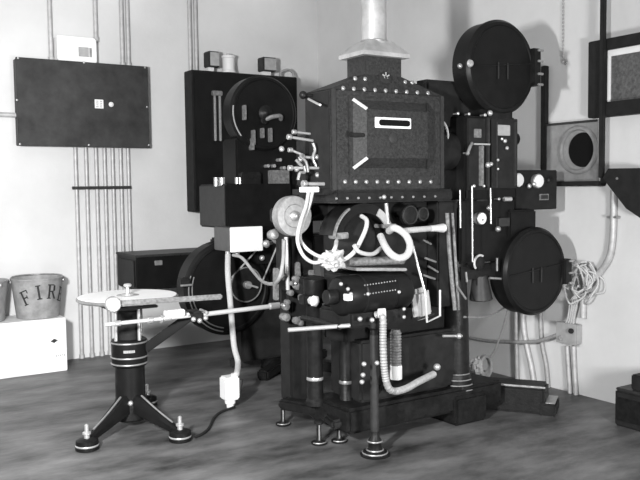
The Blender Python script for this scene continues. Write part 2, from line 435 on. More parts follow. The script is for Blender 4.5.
# shaft section carried by the stand
s0 = P(105, 316, y=-1.86); 
sz = a0.z-.012
MB().cyl((s0.x, -1.86, sz), (a0.x+.02, -1.86, sz), .009).build('shaft', 'bright', tt)
for px, r, w in ((117, .013, .03), (150, .016, .02), (161, .02, .008), (167, .014, .03)):
    q = P(px, 312, y=-1.86); MB().cyl((q.x-w/2, -1.86, sz), (q.x+w/2, -1.86, sz), r).build('shaft_collar', 'nickel', tt)
q = P(175, 308, y=-1.875); MB().box((q.x-.045, -1.885, sz+.006), (q.x+.045, -1.845, sz+.036), .004).build('bearing_block', 'ivory', tt)
MB().box((a0.x-.035, -1.885, sz-.022), (a0.x+.025, -1.79, sz+.02), .01).build('bearing', 'iron', tt)
for dx in (-.03, 0, .03): MB().ball((a0.x+dx, -1.888, sz-.022+abs(dx)*.3), .012).build('bearing_nut', 'nickel', tt)
for dx in (-.05, .04): MB().cyl((a0.x+dx-.005, -1.885, sz+.012), (a0.x+dx+.005, -1.80, sz+.012), .008).build('clamp_stud', 'steel', tt)

# drive shaft from the stand to the projector
w1 = P(283, 305, y=-1.86)
ds = thing('drive_shaft', 'long bright drive shaft linking the turntable stand to the near projector', 'shaft', (a0.x+.03, -1.86, sz))
MB().cyl((a0.x+.026, -1.86, sz), (w1.x, -1.86, sz+.006), .011).build('rod', 'bright', ds)
MB().cyl((w1.x-.075, -1.86, sz+.006), (w1.x-.02, -1.86, sz+.006), .016).build('coupling', 'nickel', ds)

# ------------------------------------------------------------------ far projector (behind, left)
def drum(name, c, r, depth, parent, mt='black', window=False, open_=False, clasp=True):
    """round film magazine with its flat face towards -Y; c is the centre of the near face"""
    c = Vector(c)
    pr = [(r*.97, -depth), (r, -depth+.006), (r, -.03), (r*1.02, -.028), (r*1.02, -.016), (r*.985, -.008), (r*.96, 0), (r*.90, .002), (r*.88, -.003), (.03, -.003)]
    d = MB().lathe(pr, c, -Y, 64).build(name, mt, parent)
    return d
YB = -1.2
UB = P(262, 113, y=YB); LB = P(229, 288, y=YB)
pb = thing('film_projector', 'black film projector farther back, round magazines left of the riveted lamphouse', 'projector', (-.95, -1.1, 0), 'film projectors')
ux = UB.x+.02
um = drum('upper_magazine', (ux, YB, UB.z), .212, .12, pb)
MB().torus((ux, YB-.004, UB.z), Y, .205, .004, 24, 6, a0=math.radians(140), a1=math.radians(190), ref=X).build('rim_glint', 'greyl', um)  # pale arc put on as light catching the rim
MB().lathe([(.04, 0), (.045, .006), (.03, .012), (.012, .03), (.004, .032)], (ux, YB-.002, UB.z), -Y, 20).build('hub_boss', 'iron', um)
lm = drum('lower_magazine', (LB.x, YB, LB.z), .262, .13, pb)
for R_ in (.225, .245): MB().torus((LB.x, YB-.003, LB.z), Y, R_, .0035, 40, 6, a0=math.radians(100), a1=math.radians(200), ref=X).build('rim_glint', 'steel', lm)  # part arcs only, painted light along the rim
q = P(185, 283, y=YB-.01); MB().box((q.x-.03, YB-.03, q.z-.02), (q.x+.025, YB+.02, q.z+.03), .006).build('hinge', 'iron', lm)
MB().cyl((q.x-.035, YB-.034, q.z-.01), (q.x+.03, YB-.034, q.z-.01), .006).build('hinge_pin', 'steel', lm)
# pulley and belt in front of the lower magazine
pc = P(248, 285, y=YB-.06)
pl = MB().lathe([(.02, 0), (.09, .004), (.098, .01), (.09, .018), (.098, .026), (.09, .032), (.02, .03)], pc+Y*.05, -Y, 40).build('take_up_pulley', 'iron', pb)
MB().torus(pc+Y*.02, Y, .097, .004, 40, 6).build('pulley_rim', 'steel', pl)
MB().cyl(pc+Y*.03, pc-Y*.012, .022).build('pulley_hub', 'steel', pl)
MB().bar(pc+Vector((-.03, -.016, .012)), pc+Vector((.055, -.016, -.018)), .01, .026, .006, up=(0, -1, 0)).build('crank', 'nickel', pl)
MB().cyl(pc+Y*.06, (pc.x, YB+.02, pc.z), .02).build('pulley_axle', 'steel', pb)
e = P(277, 236, y=YB-.05)
MB().tube([pc+Vector((-.085, .03, .045)), (e.x-.03, YB-.05, e.z+.02)], .005, 8, smooth=False).build('belt', 'greyl', pb)
MB().tube([pc+Vector((.088, .03, -.03)), (e.x+.03, YB-.05, e.z)], .005, 8, smooth=False).build('belt', 'greyl', pb)
q = P(262, 258, y=YB-.05); MB().ball((q.x, YB-.05, q.z), .016).build('belt_knob', 'nickel', pb)
MB().lathe([(.04, -.03), (.045, -.02), (.045, .01), (.03, .02), (.012, .03)], (e.x, YB-.05, e.z), -Y, 24).build('idler_pulley', 'nickel', pb)
# mechanism housing
q0, q1 = P(236, 138, y=YB+.02), P(300, 250, y=YB+.02)
hs = MB().box((q0.x, YB+.02, q1.z-.1), (q1.x+.1, YB+.2, q0.z), .01).build('mechanism_case', 'black', pb)
for px, py0, py1 in ((245, 105, 120), (254, 130, 145), (263, 128, 138), (271, 128, 142), (253, 138, 150)):
    a_, b_ = P(px, py0, y=YB-.02), P(px, py1, y=YB-.02)
    MB().box((a_.x-.008, YB-.03, b_.z), (a_.x+.006, YB+.02, a_.z), .003).build('film_guide', 'dust', hs)
q = P(275, 118, y=YB-.03)
MB().tube([(q.x-.06, YB+.0, q.z-.015), (q.x-.02, YB-.03, q.z+.005), (q.x+.03, YB-.035, q.z+.012), (q.x+.045, YB-.02, q.z-.005)], .013, 10).build('threading_lever', 'dust', hs)
MB().cyl((q.x-.06, YB+.03, q.z-.016), (q.x-.06, YB-.02, q.z-.016), .022).build('sprocket', 'iron', hs)
for px, py in ((267, 166), (273, 166), (283, 168), (262, 188), (279, 160)):
    q = P(px, py, y=YB); MB().cyl((q.x, YB+.03, q.z), (q.x, YB-.02, q.z), .01).build('sprocket', 'nickel', hs)
q0, q1 = P(236, 172, y=YB-.03), P(262, 188, y=YB-.03)
g0 = MB().box((q0.x+.04, YB-.03, q1.z), (q1.x, YB+.04, q0.z), .008).build('gate', 'iron', pb)
q0, q1 = P(273, 170, y=YB-.04), P(290, 190, y=YB-.04)
MB().box((q0.x, YB-.04, q1.z), (q1.x, YB+.03, q0.z), .004).build('gear_cover', 'dust', pb)
# sound head boxes; light on the left side is put into its grey
q0, q1 = P(226, 184, y=-1.28), P(292, 226, y=-1.28)
shb = MB().box((q0.x, -1.28, q1.z), (q1.x, -.93, q0.z), .006).build('sound_head', 'black', pb)
MB().box((q0.x-.006, -1.27, q1.z+.01), (q0.x, -.94, q0.z-.01), .002).build('side_panel', 'greyp', shb)
q2 = P(292, 262, y=-1.24)
MB().box((q0.x+.2, -1.24, q2.z), (q1.x+.06, -1.0, q1.z+.01), .006).build('lower_sound_head', 'black', pb)
for px, w in ((216, .02), (222, .028), (237, .02), (240, .012)):
    q = P(px, 181, y=-1.2); MB().cyl((q.x, -1.2, q.z-.03), (q.x, -1.2, q.z+.02), w*.6).build('terminal_post', 'nickel', pb)
MB().lathe([(.16, 0), (.17, .01), (.16, .05), (.09, .09), (.07, .16), (.065, .6), (.08, .75), (.1, .8)], (-.92, -1.05, 0), Z, 32).build('pedestal', 'iron', pb)
for a in (20, 140, 215, 300):
    d = Vector((math.cos(math.radians(a)), math.sin(math.radians(a)), 0))
    MB().bar(Vector((-.92, -1.05, .05))+d*.1, Vector((-.92, -1.05, .03))+d*.36, .07, .06, .01).build('foot', 'iron', pb)
MB().box((LB.x-.02, YB+.06, LB.z+.15), (-.6, YB+.2, .82), .01).build('bed', 'black', pb)
MB().box((LB.x+.1, YB+.05, .1), (-.85, YB+.14, .74), .01).build('frame', 'matte', pb)
MB().box((ux-.07, YB+.05, UB.z-.25), (ux+.1, YB+.11, UB.z-.1), .006).build('magazine_bracket', 'black', pb)

# white connection box with its hanging plug
yw = -1.42
q0, q1 = P(230, 228, y=yw), P(262, 250, y=yw)
cb = thing('connection_box', 'bright white connection box below the grey box of the far projector', 'electrical box', ((q0.x+q1.x)/2, yw+.1, q1.z))
MB().box((q0.x, yw, q1.z), (q1.x, yw+.20, q0.z), .004).build('body', 'boxgrey', cb)
MB().box((q0.x-.003, yw-.008, q1.z-.003), (q1.x+.003, yw, q0.z+.003), .003).build('cover', 'white', cb)
for px in (222, 231): 
    q = P(px+6, 254, y=yw+.05); MB().cyl((q.x, yw+.05, q1.z-.025), (q.x, yw+.05, q1.z), .014).build('cable_gland', 'nickel', cb)
ga = P(228, 256, y=yw+.05)
pf = P(229, 408, z=0)
pg = thing('cable_plug', 'white boxy cable plug hanging just above the floor right of the turntable stand', 'plug', (pf.x, pf.y, 0))
pt = P(230, 376, y=pf.y); pm = P(229, 399, y=pf.y)
MB().box((pt.x-.042, pf.y-.04, pm.z), (pt.x+.035, pf.y+.04, pt.z), .008).build('body', 'ivory', pg)
MB().lathe([(.016, 0), (.018, .004), (.02, .02), (.026, .024), (.028, pm.z)], (pt.x-.002, pf.y, .0), Z, 20).build('nozzle', 'ivory', pg)
MB().cyl((pt.x+.036, pf.y-.02, pm.z+.02), (pt.x+.05, pf.y-.02, pt.z-.02), .012).build('clip', 'greyp', pg)
pts = [(ga.x, yw+.05, q1.z-.02), P(228, 275, y=-1.44), P(231, 310, y=-1.48), P(234, 345, y=-1.52), P(238, 362, y=-1.55), P(236.5, 374, y=pf.y-.01), (pt.x+.012, pf.y, pt.z-.002)]
single('hanging_cable', MB().tube(pts, .0155, 12), 'cable', 'thick white cable hanging from the white connection box down to its plug', 'cable', loc=pts[0])
pts = [P(229, 408, z=.007), P(221, 412, z=.007), P(214, 418, z=.007), P(209, 428, z=.007), P(202, 434, z=.007), P(195, 437, z=.007)]
pts[0].x += .03
single('floor_cable', MB().tube(pts, .0065, 8), 'rubber', 'thin black cable lying on the floor between the white plug and the turntable stand', 'cable', loc=pts[0])
pts = [P(233, 255, y=yw+.04), P(242, 258, y=yw-.02), P(252, 270, y=-1.5), P(262, 281, y=-1.75), P(272, 284, y=-2.05), P(279, 279, y=-2.19), P(283, 262, y=-2.22), P(284.5, 240, y=-2.25)]
single('looped_cable', MB().tube(pts, .0085, 10), 'greyl', 'grey cable looping from the white connection box up to the bright flywheel', 'cable', loc=pts[0])

# ------------------------------------------------------------------ near projector
YA = -2.42
pa = thing('film_projector', 'near film projector with riveted lamphouse, chimney and black round magazines', 'projector', (-1.05, YA, 0), 'film projectors')
# --- lamphouse
yf = -2.55; yk = -2.355
x0, x1, z0, z1 = -1.586, -1.003, 1.085, 1.497
lh = MB().box((x0, yf, z0), (x1, yk, z1), .006).build('lamphouse', 'crackle', pa)
cx = (x0+x1)/2; cyy = (yf+yk)/2
rf = MB()
nx, ny, zr = .097, .066, 1.567
lo_ = [(x0-.004, yf-.004, z1-.004), (x1+.004, yf-.004, z1-.004), (x1+.004, yk+.004, z1-.004), (x0-.004, yk+.004, z1-.004)]
hi_ = [(cx-nx, cyy-ny, zr), (cx+nx, cyy-ny, zr), (cx+nx, cyy+ny, zr), (cx-nx, cyy+ny, zr)]
va = [rf.bm.verts.new(p) for p in lo_]; vb = [rf.bm.verts.new(p) for p in hi_]
rf.bm.faces.new(va[::-1]); rf.bm.faces.new(vb); rf._bridge(va, vb)
rf.build('lamphouse_roof', 'crackle', pa)
nk = MB().box((cx-nx, cyy-ny, zr-.03), (cx+nx, cyy+ny, 1.657), .003).build('chimney_neck', 'crackle', pa)
hd = MB(); hx, hy = nx+.024, ny+.026
prev = None
for (ax_, ay_, zz) in ((hx, hy, 1.645), (hx, hy, 1.662), (nx-.01, ny-.005, 1.698), (.052, .052, 1.718)):
    rg = [hd.bm.verts.new((cx+sx*ax_, cyy+sy*ay_, zz)) for sx, sy in ((-1, -1), (1, -1), (1, 1), (-1, 1))]
    if prev: hd._bridge(prev, rg)
    else: hd.bm.faces.new(rg[::-1])
    prev = rg
hd.bm.faces.new(prev); hd.build('chimney_hood', 'tin', pa, 20)
ch = MB().lathe([(.058, 1.70), (.058, 1.717), (.054, 1.722), (.054, 2.9)], (cx, cyy, 0), Z, 40).build('chimney_pipe', 'tin', pa)
MB().torus((cx, cyy, 1.718), Z, .0575, .004, 40, 8).build('pipe_collar', 'steel', ch)
# face frame and door
def fx(px, py, dy=0): 
    return P(px, py, y=yf-dy)
fr = MB()
pnts = [fx(348, 98), fx(433, 106), fx(433, 176), fx(348, 176)]
xa, xb = pnts[0].x, pnts[1].x; za, zb = fx(390, 98).z, fx(390, 176).z
fr.box((xa, yf-.008, zb), (xb, yf, za), .003)
dp = fr.build('door', 'crackle', lh)
# raised panel with sloping sides
oa, ob = fx(351.5, 100).x, fx(426, 100).x; oz1, oz0 = fx(389, 101.5).z, fx(389, 168.5).z
ia, ib = oa+.040, ob-.034; iz1, iz0 = oz1-.042, oz0+.042
rpnl = MB(); A4 = [(oa, oz0), (ob, oz0), (ob, oz1), (oa, oz1)]; B4 = [(ia, iz0), (ib, iz0), (ib, iz1), (ia, iz1)]
va = [rpnl.bm.verts.new((x, yf-.007, z)) for x, z in A4]; vb = [rpnl.bm.verts.new((x, yf-.05, z)) for x, z in B4]
rpnl.bm.faces.new(va[::-1]); rpnl.bm.faces.new(vb); rpnl._bridge(va, vb)
rpnl.build('raised_panel', 'crackle', lh, 10)
for (x_, z_), (u_, v_) in zip(A4, B4):
    MB().bar((x_, yf-.009, z_), (u_, yf-.052, v_), .014, .004, .001, up=(0, -1, 0)).build('panel_corner', 'bright' if x_ == oa else 'greyp', lh)  # left corners brighter than right: lit edges put into the colour
wa, wb = P(374.5, 117, y=yf-.05), P(410.5, 129, y=yf-.05)
wm = MB(); wm.box((wa.x, yf-.056, wb.z), (wb.x, yf-.05, wa.z), .002); wm.build('window_frame', 'ivory', lh)
sl = MB(); zz = (wa.z+wb.z)/2; hr = (wa.z-wb.z)/2-.009; xs = wa.x+.018+hr; xe = wb.x-.008-hr
poly = [Vector((xe+hr*math.cos(a), yf-.0565, zz+hr*math.sin(a))) for a in [math.radians(-90+15*k) for k in range(13)]] + [Vector((xs+hr*math.cos(a), yf-.0565, zz+hr*math.sin(a))) for a in [math.radians(90+15*k) for k in range(13)]]
sl.prism(poly, (0, -.0015, 0)); sl.build('dark_window', 'hole', lh)
q = P(393, 138, y=yf-.05)
MB().lathe([(.022, 0), (.022, .003), (.016, .005), (.004, .006)], q, -Y, 20).build('door_emblem', 'greyp', lh)
q = P(356, 135, y=yf-.03); MB().box((q.x-.03, yf-.05, q.z-.008), (q.x+.03, yf-.02, q.z+.008), .003).build('latch', 'matte', lh)
rv = None
rivs = [(343+i*10.6, 88.2+i*.62) for i in range(9)] + [(345+i*10.7, 181.8) for i in range(9)]
for px, py in rivs:
    q = fx(px, py)
    if rv is None: rv = MB().lathe([(.0095, 0), (.0085, .004), (.004, .0065)], q, -Y, 12).build('rivet', 'steel', lh); rq = q
    else: dup_part(rv, q-rq)
for px, py in ((355, 78.5), (365, 79), (405, 82), (412, 82.5)):
    q = P(px, py, y=-2.5); sl_ = (q.z-z1)/(zr-z1); q.y = (yf-.004)+sl_*((cyy-ny)-(yf-.004)); q2 = P(px, py, y=q.y-.003); dup_part(rv, q2-rq)
q = P(385, 78, y=-2.525)
MB().lathe([(.03, -.004), (.03, .004), (.024, .006)], q, Vector((0, -1, .5)), 24).build('maker_badge', 'greyp', lh)
bd = MB()
for a in (30, 90, 150, 210, 270, 330): 
    d = Vector((math.cos(math.radians(a)), 0, math.sin(math.radians(a)))); bd.bar(q+Vector((0, -.006, .003))+d*.006, q+Vector((0, -.006, .003))+d*.02, .005, .003, 0, up=(0, -1, 0))
bd.build('badge_emblem', 'greyl', lh)
# corner strips
for px in (331.5, 440): 
    q = fx(px, 130); MB().box((q.x, yf-.005, z0+.004), (q.x+.02, yf, z1-.004), .001).build('corner_strip', 'greyp', lh)
MB().box((x0-.004, yf+.008, z0+.01), (x0, yk-.008, z1-.01), .001).build('dark_side', 'matte', lh)  # matte plate makes the left side darker than the front
MB().tube([P(308.5, 99, y=-2.45), P(320, 105, y=-2.58)], .005, 8, smooth=False).build('side_rod', 'nickel', lh)
q = P(303, 95, y=-2.42); MB().ball(q, .017).build('side_knob', 'iron', lh)
MB().cyl(q, (x0, q.y, q.z), .008).build('side_stem', 'iron', lh)
# small controls on the lamphouse side
for px0, py0, px1, py1, yy, r in ((290, 137, 333, 144, -2.42, .006), (295, 132, 312, 134, -2.40, .005), (291, 150, 303, 155, -2.44, .005), (303, 157, 318, 158, -2.45, .006), (291, 168, 323, 168, -2.46, .006), (305, 184, 325, 184, -2.5, .008)):
    a_, b_ = P(px0, py0, y=yy), P(px1, py1, y=yy)
    rod = MB().cyl(a_, b_, r).build('arc_control_rod', 'nickel', pa)
    MB().cyl(a_-X*.012, a_+X*.006, r*1.9).build('control_knob', 'steel', rod)
for pts_ in ([(313, 143), (315, 150), (313, 158), (316, 166)], [(304, 166), (305, 172), (300, 173), (298, 180)], [(300, 156), (306, 162), (308, 172)], [(296, 160), (302, 166)]):
    MB().tube([P(a, b, y=-2.47) for a, b in pts_], .006, 8).build('arc_linkage', 'steel', pa)
for px, py in ((300, 159), (316, 157), (307, 168), (317, 175), (281, 149), (296, 169)):
    MB().lathe([(.009, 0), (.012, .004), (.010, .010), (.004, .013)], P(px, py, y=-2.45), -Y, 14).build('gear', 'steel', pa)
q0, q1 = P(300, 120, y=-2.38), P(328, 186, y=-2.38)
MB().box((q0.x+.02, -2.39, q1.z), (x0+.004, -2.31, q0.z-.06), .006).build('arc_control_case', 'iron', pa)
q0, q1 = P(303, 187.5, y=-2.56), P(318, 192, y=-2.56)
MB().box((q0.x, -2.57, q1.z), (q1.x, -2.53, q0.z+.002), .002).build('terminal_block', 'ivory', pa)
q = P(311, 190, y=-2.53); MB().box((q.x-.01, -2.54, q.z-.02), (x0+.03, -2.40, q.z+.004), .002).build('terminal_bracket', 'iron', pa)

# --- bed, housings
MB().box((-1.575, -2.57, 1.035), (-.95, -2.27, 1.085), .008).build('bed_plate', 'iron', pa)
for k in range(10):
    q = P(337+k*11, 194, y=-2.575); MB().lathe([(.006, 0), (.004, .004)], (q.x, -2.57, 1.055), -Y, 8).build('bed_bolt', 'steel', pa)
MB().box((-1.44, -2.42, .42), (-.86, -2.25, 1.04), .012).build('backdrop_housing', 'matte', pa)  # solid box added as a dark backdrop under the lamphouse
MB().box((-1.40, -2.48, .17), (-.80, -2.24, .44), .012).build('lower_housing', 'matte', pa)
bs = MB().box((-1.50, -2.53, .06), (-.60, -2.22, .17), .014).build('base_casting', 'iron', pa)
def foot(p, lab=None):
    p = Vector(p)
    lf = MB().lathe([(.03, 0), (.034, .004), (.034, .010), (.014, .016), (.010, .03), (.010, .085), (.02, .09), (.02, .10), (.01, .105)], p, Z, 18).build('levelling_foot', 'iron', bs)
    MB().cyl(p+Vector((-.004, -.010, .02)), p+Vector((-.004, -.010, .085)), .004, seg=8).build('levelling_foot_rod', 'steel', bs)
    MB().torus(p+Z*.011, Z, .031, .003, 18, 6, a0=math.radians(-170), a1=math.radians(-40), ref=X).build('levelling_foot_rim', 'steel', bs)
fl = [P(283, 425, z=0), P(319, 444, z=0), P(339, 442, z=0)]
fl[1].z = fl[2].z = fl[0].z = 0
MB().bar(Vector((-1.45, -2.30, .105)), fl[0]+Z*.105, .07, .05, .01).build('leg', 'iron', pa)
MB().bar(Vector((-1.42, -2.44, .105)), (fl[1]+fl[2])/2+Vector((-.01, -.01, .095)), .11, .04, .01).build('leg', 'iron', pa)
for f in fl: foot(f)
Aq, Bq = Vector((-.66, -2.22, 0)), P(545, 416, z=0)+Vector((.066, .046, 0)); dB = (Bq-Aq).normalized()
lg = MB().bar(Aq+Z*.068, Bq+Z*.068, .16, .13, .012).build('leg', 'iron', pa)
nB = Vector((dB.y, -dB.x, 0))
MB().bar(Aq+dB*.08+Z*.134-Vector((.82, .573, 0))*.072, Bq+Z*.134-Vector((.82, .573, 0))*.072, .014, .008, .002).build('leg_edge', 'steel', lg)
MB().bar(Bq+Z*.03-dB*.03, Bq+dB*.05+Z*.03, .17, .06, .008).build('toe', 'iron', lg)
MB().bar(Bq+Z*.061+dB*.0, Bq+dB*.045+Z*.061, .15, .004, .001).build('toe_plate', 'steel', lg)
# --- right column
ct, cbm = P(450, 212, y=-2.46), P(462, 400, y=-2.46)
xc = P(456, 380, y=-2.44).x
clm = MB().lathe([(.092, .13), (.092, .15), (.084, .155), (.083, .172), (.077, .175), (.076, .195), (.07, .198), (.068, .22), (.064, .225), (.058, .5), (.046, .75), (.04, .98), (.05, 1.0), (.05, 1.036)], (xc, -2.44, 0), Z, 36).build('column', 'iron', pa)
for z, r in ((.152, .090), (.173, .081), (.196, .074), (.222, .066)):
    MB().torus((xc, -2.44, z), Z, r, .003, 18, 6, a0=math.radians(-150), a1=math.radians(-65), ref=X).build('column_glint', 'steel', clm)  # part arcs of steel stand in for highlights on the column steps
MB().box((xc-.10, -2.55, .0), (xc+.10, -2.33, .135), .014).build('column_socket', 'iron', pa)
for k in (0, 1):
    s_ = [P(447+k*5.5, 213, y=-2.50), P(450+k*5.5, 260, y=-2.51), P(455+k*3.5, 310, y=-2.53)]
    MB().tube(s_, .007 if k else .010, 8).build('column_highlight', 'dust', clm)  # tubes stand in for the grey highlight strip down the column
q = P(443, 336, y=-2.55); q2 = P(462, 336, y=-2.55)
MB().cyl(q, q2, .006).build('column_bolt', 'nickel', clm); MB().ball(P(459, 336, y=-2.56), .013).build('bolt_head', 'nickel', clm)
# --- left columns
for px, yy, r in ((315, -2.28, .036), (346, -2.38, .03)):
    q = P(px, 376, y=yy)
    c_ = MB().lathe([(r*1.2, .14), (r*1.2, .16), (r, .17), (r, .6), (r*1.3, .62), (r*1.3, .7)], (q.x, yy, 0), Z, 24).build('post', 'iron', pa)
    q = P(px, 379.5 if px < 330 else 383, y=yy); MB().lathe([(r*1.02, 0), (r*1.06, .003), (r*1.02, .012), (r, .014)], (q.x, yy, q.z), Z, 24).build('post_collar', 'nickel' if px < 330 else 'steel', c_)
# front support tube with disc foot
f1 = P(375, 455, z=0)
fs = MB().lathe([(.06, 0), (.062, .006), (.05, .012), (.05, .018), (.03, .024), (.026, .05), (.03, .06), (.02, .075), (.016, .1), (.016, .52), (.026, .53), (.026, .57)], f1, Z, 28).build('front_support', 'iron', pa)
for z, R_ in ((.013, .051), (.024, .034), (.06, .03)): MB().torus(f1+Z*z, Z, R_, .0035, 28, 6).build('support_ring', 'steel', fs)
MB().cyl(f1+Z*.10, f1+Z*.5, .018, .018).build('support_sleeve', 'greyp', fs)
MB().bar(f1+Z*.54, Vector((-1.2, -2.42, .60)), .05, .07, .012).build('support_arm', 'iron', pa)
MB().bar(f1+Vector((.01, 0, .27)), Vector((-1.25, -2.44, .25)), .03, .04, .006).build('support_arm', 'iron', pa)
for px, py in ((364, 364), (377, 363), (363, 375), (362, 382), (360, 319), (372, 320)):
    MB().ball(P(px, py, y=-2.68), .010).build('support_knob', 'nickel', fs)
# --- motor under the bed
ym = -2.60
m0, m1 = P(336, 293, y=ym), P(416, 287, y=ym)
mz = .60
mz = (m0.z+m1.z)/2-.01
mt_ = MB().lathe([(.05, 0), (.072, .008), (.08, .02), (.08, .10), (.084, .105), (.084, .25), (.08, .255), (.08, .33), (.07, .345), (.05, .35)], (m0.x, ym, mz), X, 36).build('motor', 'black', pa)
MB().cyl((m0.x-.05, ym, mz), (m0.x, ym, mz), .03).build('motor_end_bearing', 'iron', mt_)
for px, py in ((348, 289), (351, 294), (341, 284), (368, 294), (399, 292), (404, 317), (404, 309)):
    MB().ball(P(px, py, y=ym-.085), .008).build('glint_bolt', 'nickel', mt_)  # nickel dots added for glints on the dark motor
q = P(349, 297, y=ym-.08); MB().box((q.x-.014, ym-.09, q.z-.014), (q.x+.012, ym-.06, q.z+.012), .002).build('motor_terminal', 'ivory', mt_)
for dz, dx in ((.045, .09), (.01, .08)):
    rw = MB()
    for k in range(12): rw.ball((m0.x+dx+k*.014, ym-math.sqrt(.084**2-dz**2)-.001, mz+dz+k*.0006), .0035, seg=6)
    rw.build('motor_bolt_row', 'steel', mt_)
MB().box((m0.x+.03, ym-.05, mz-.13), (m0.x+.32, -2.42, mz-.06), .01).build('motor_shelf', 'iron', pa)
# tray and arched yoke above the motor
q0, q1 = P(350, 258, y=-2.58), P(400, 268, y=-2.58)
ty = MB(); ty.box((q0.x, -2.63, q1.z), (q1.x, -2.45, q1.z+.012), .003, Matrix.Rotation(math.radians(4), 3, 'Y')); ty.build('tray', 'steel', pa)
MB().box((q0.x-.02, -2.60, mz+.06), (q1.x+.02, -2.42, q1.z-.008), .006).build('tray_support', 'matte', pa)
MB().cyl(P(347, 262, y=-2.61), P(403, 260, y=-2.6), .018).build('tray_roller', 'dust', pa)
ac = P(357, 240, y=-2.5)
yk_ = MB().arc_band(ac, .115, .155, math.radians(15), math.radians(170), -.055, .06).build('arch_yoke', 'black', pa)
MB().arc_band(ac, .150, .158, math.radians(120), math.radians(172), -.062, -.05, 14).build('yoke_edge', 'dust', yk_)
MB().arc_band(ac, .118, .150, math.radians(22), math.radians(60), -.062, -.054, 14).build('yoke_edge', 'greyl', yk_)
q = P(341, 236, y=-2.55); MB().box((q.x-.03, -2.56, q.z-.012), (q.x+.035, -2.5, q.z+.014), .004).build('yoke_block', 'dust', yk_)
MB().lathe([(.1, 0), (.112, .006), (.112, .03), (.1, .036)], ac+Y*.05, -Y, 40).build('yoke_disc', 'matte', pa)
MB().cyl(P(386, 203, y=-2.56), P(388, 224, y=-2.56), .009).build('lever', 'steel', pa)
MB().ball(P(384, 197, y=-2.58), .010).build('lever_knob', 'nickel', pa)
q = P(388, 226, y=-2.56); MB().box((q.x-.03, -2.57, q.z-.008), (q.x+.04, -2.5, q.z+.008), .003).build('lever_base', 'steel', pa)
# round knobs and dark wheels under the bed at right
for px, py, r in ((411, 215, .045), (424, 214, .032)):
    q = P(px, py, y=-2.52)
    w = MB().lathe([(r*.8, 0), (r, .004), (r, .024), (r*.7, .028), (r*.3, .03)], (q.x, -2.49, q.z), -Y, 28).build('hand_wheel', 'iron', pa)
    MB().torus((q.x, -2.517, q.z), Y, r*.86, .003, 28, 6).build('wheel_rim', 'greyp', w)
    MB().cyl((q.x, -2.49, q.z), (q.x, -2.38, q.z), .014).build('wheel_axle', 'iron', w)
for a_, b_ in (((423, 240), (431, 244)), ((425, 258), (436, 262)), ((428, 266), (438, 272)), ((423, 275), (435, 279))):
    MB().tube([P(*a_, y=-2.52), P(*b_, y=-2.52)], .005, 6, smooth=False).build('spring_pin', 'steel', pa)
MB().box((-.98, -2.50, .55), (-.86, -2.42, 1.036), .008).build('right_web', 'matte', pa)
for px, py0, py1, r, yy in ((460, 190, 228, .0037, -2.56), (472, 186, 262, .004, -2.56), (490.5, 188, 224, .0037, -2.56)):
    MB().cyl(P(px, py0, y=yy), P(px+.5, py1, y=yy), r).build('upright_rod', 'nickel', pa)
# bright flywheel on the left gear stand
q = P(294.5, 216, y=-2.40)
MB().box((-1.53, -2.12, .62), (-1.40, -1.98, 1.02), .012).build('gear_stand', 'iron', pa)
MB().box((-1.52, -2.10, .10), (-1.42, -1.99, .64), .014).build('gear_stand_foot', 'matte', pa)
MB().box((-1.51, -2.26, .62), (-1.41, -2.10, .70), .01).build('gear_stand_link', 'iron', pa)
MB().box((-1.52, -2.3, .97), (-1.40, -2.00, 1.036), .01).build('gear_stand_link', 'iron', pa)
fw = MB().lathe([(.03, -.05), (.07, -.048), (.083, -.042), (.0845, -.004), (.081, .002), (.05, .003), (.046, .0), (.02, 0)], q, -Y, 48).build('flywheel', 'steel', pa)
MB().lathe([(.022, 0), (.022, .008), (.016, .014), (.010, .019), (.003, .021)], q, -Y, 22).build('flywheel_hub', 'steel', fw)
MB().cyl((q.x, -2.36, q.z), (q.x, -2.24, q.z), .02).build('flywheel_axle', 'steel', fw)
MB().box((q.x-.03, -2.28, q.z-.03), (-1.43, -2.24, q.z+.03), .006).build('flywheel_arm', 'iron', pa)
q = P(274, 235, y=-2.12); MB().lathe([(.02, -.03), (.024, -.02), (.025, 0), (.018, .010), (.005, .013)], q, -Y, 20).build('small_wheel', 'steel', pa)
MB().cyl(q+Y*.01, Vector((-1.58, q.y+.03, q.z)), .01).build('small_wheel_axle', 'steel', pa)
q = P(267, 244, y=-2.12); MB().lathe([(.015, -.02), (.017, 0), (.008, .01)], q, -Y, 16).build('small_wheel', 'steel', pa)
MB().cyl(q, Vector((-1.59, -2.06, q.z)), .008).build('small_wheel_axle', 'steel', pa)
MB().cyl(P(286, 237, y=-2.15), P(288, 290, y=-2.15), .009).build('gear_rod', 'bright', pa)
MB().cyl(P(283, 239, y=-2.17), P(283, 275, y=-2.15), .006).build('gear_rod', 'steel', pa)
rng = random.Random(3)
for k in range(20):
    px, py = 283+rng.random()*20, 276+rng.random()*48; r = .008+rng.random()*.012
    MB().lathe([(r*.8, -.02), (r, 0), (r*.9, .008), (r*.3, .012)], P(px, py, y=-2.14-rng.random()*.02), -Y, 14).build('gear', 'steel' if rng.random() < .4 else 'dust', pa)
for px0, py0, px1, py1 in ((276, 300, 276, 268), (297, 262, 299, 290), (311, 270, 312, 300)):
    MB().bar(P(px0, py0, y=-2.13), P(px1, py1, y=-2.13), .02, .03, .004, up=(0, -1, 0)).build('gear_bracket', 'dust', pa)
q = P(314, 301, y=-2.35); MB().lathe([(.012, -.05), (.022, 0), (.026, .006), (.02, .016), (.006, .024)], q, -Y, 6).build('wing_nut', 'ivory', pa)
MB().box((q.x-.03, -2.32, q.z-.02), (-1.42, -2.27, q.z+.02), .004).build('wing_nut_bracket', 'iron', pa)
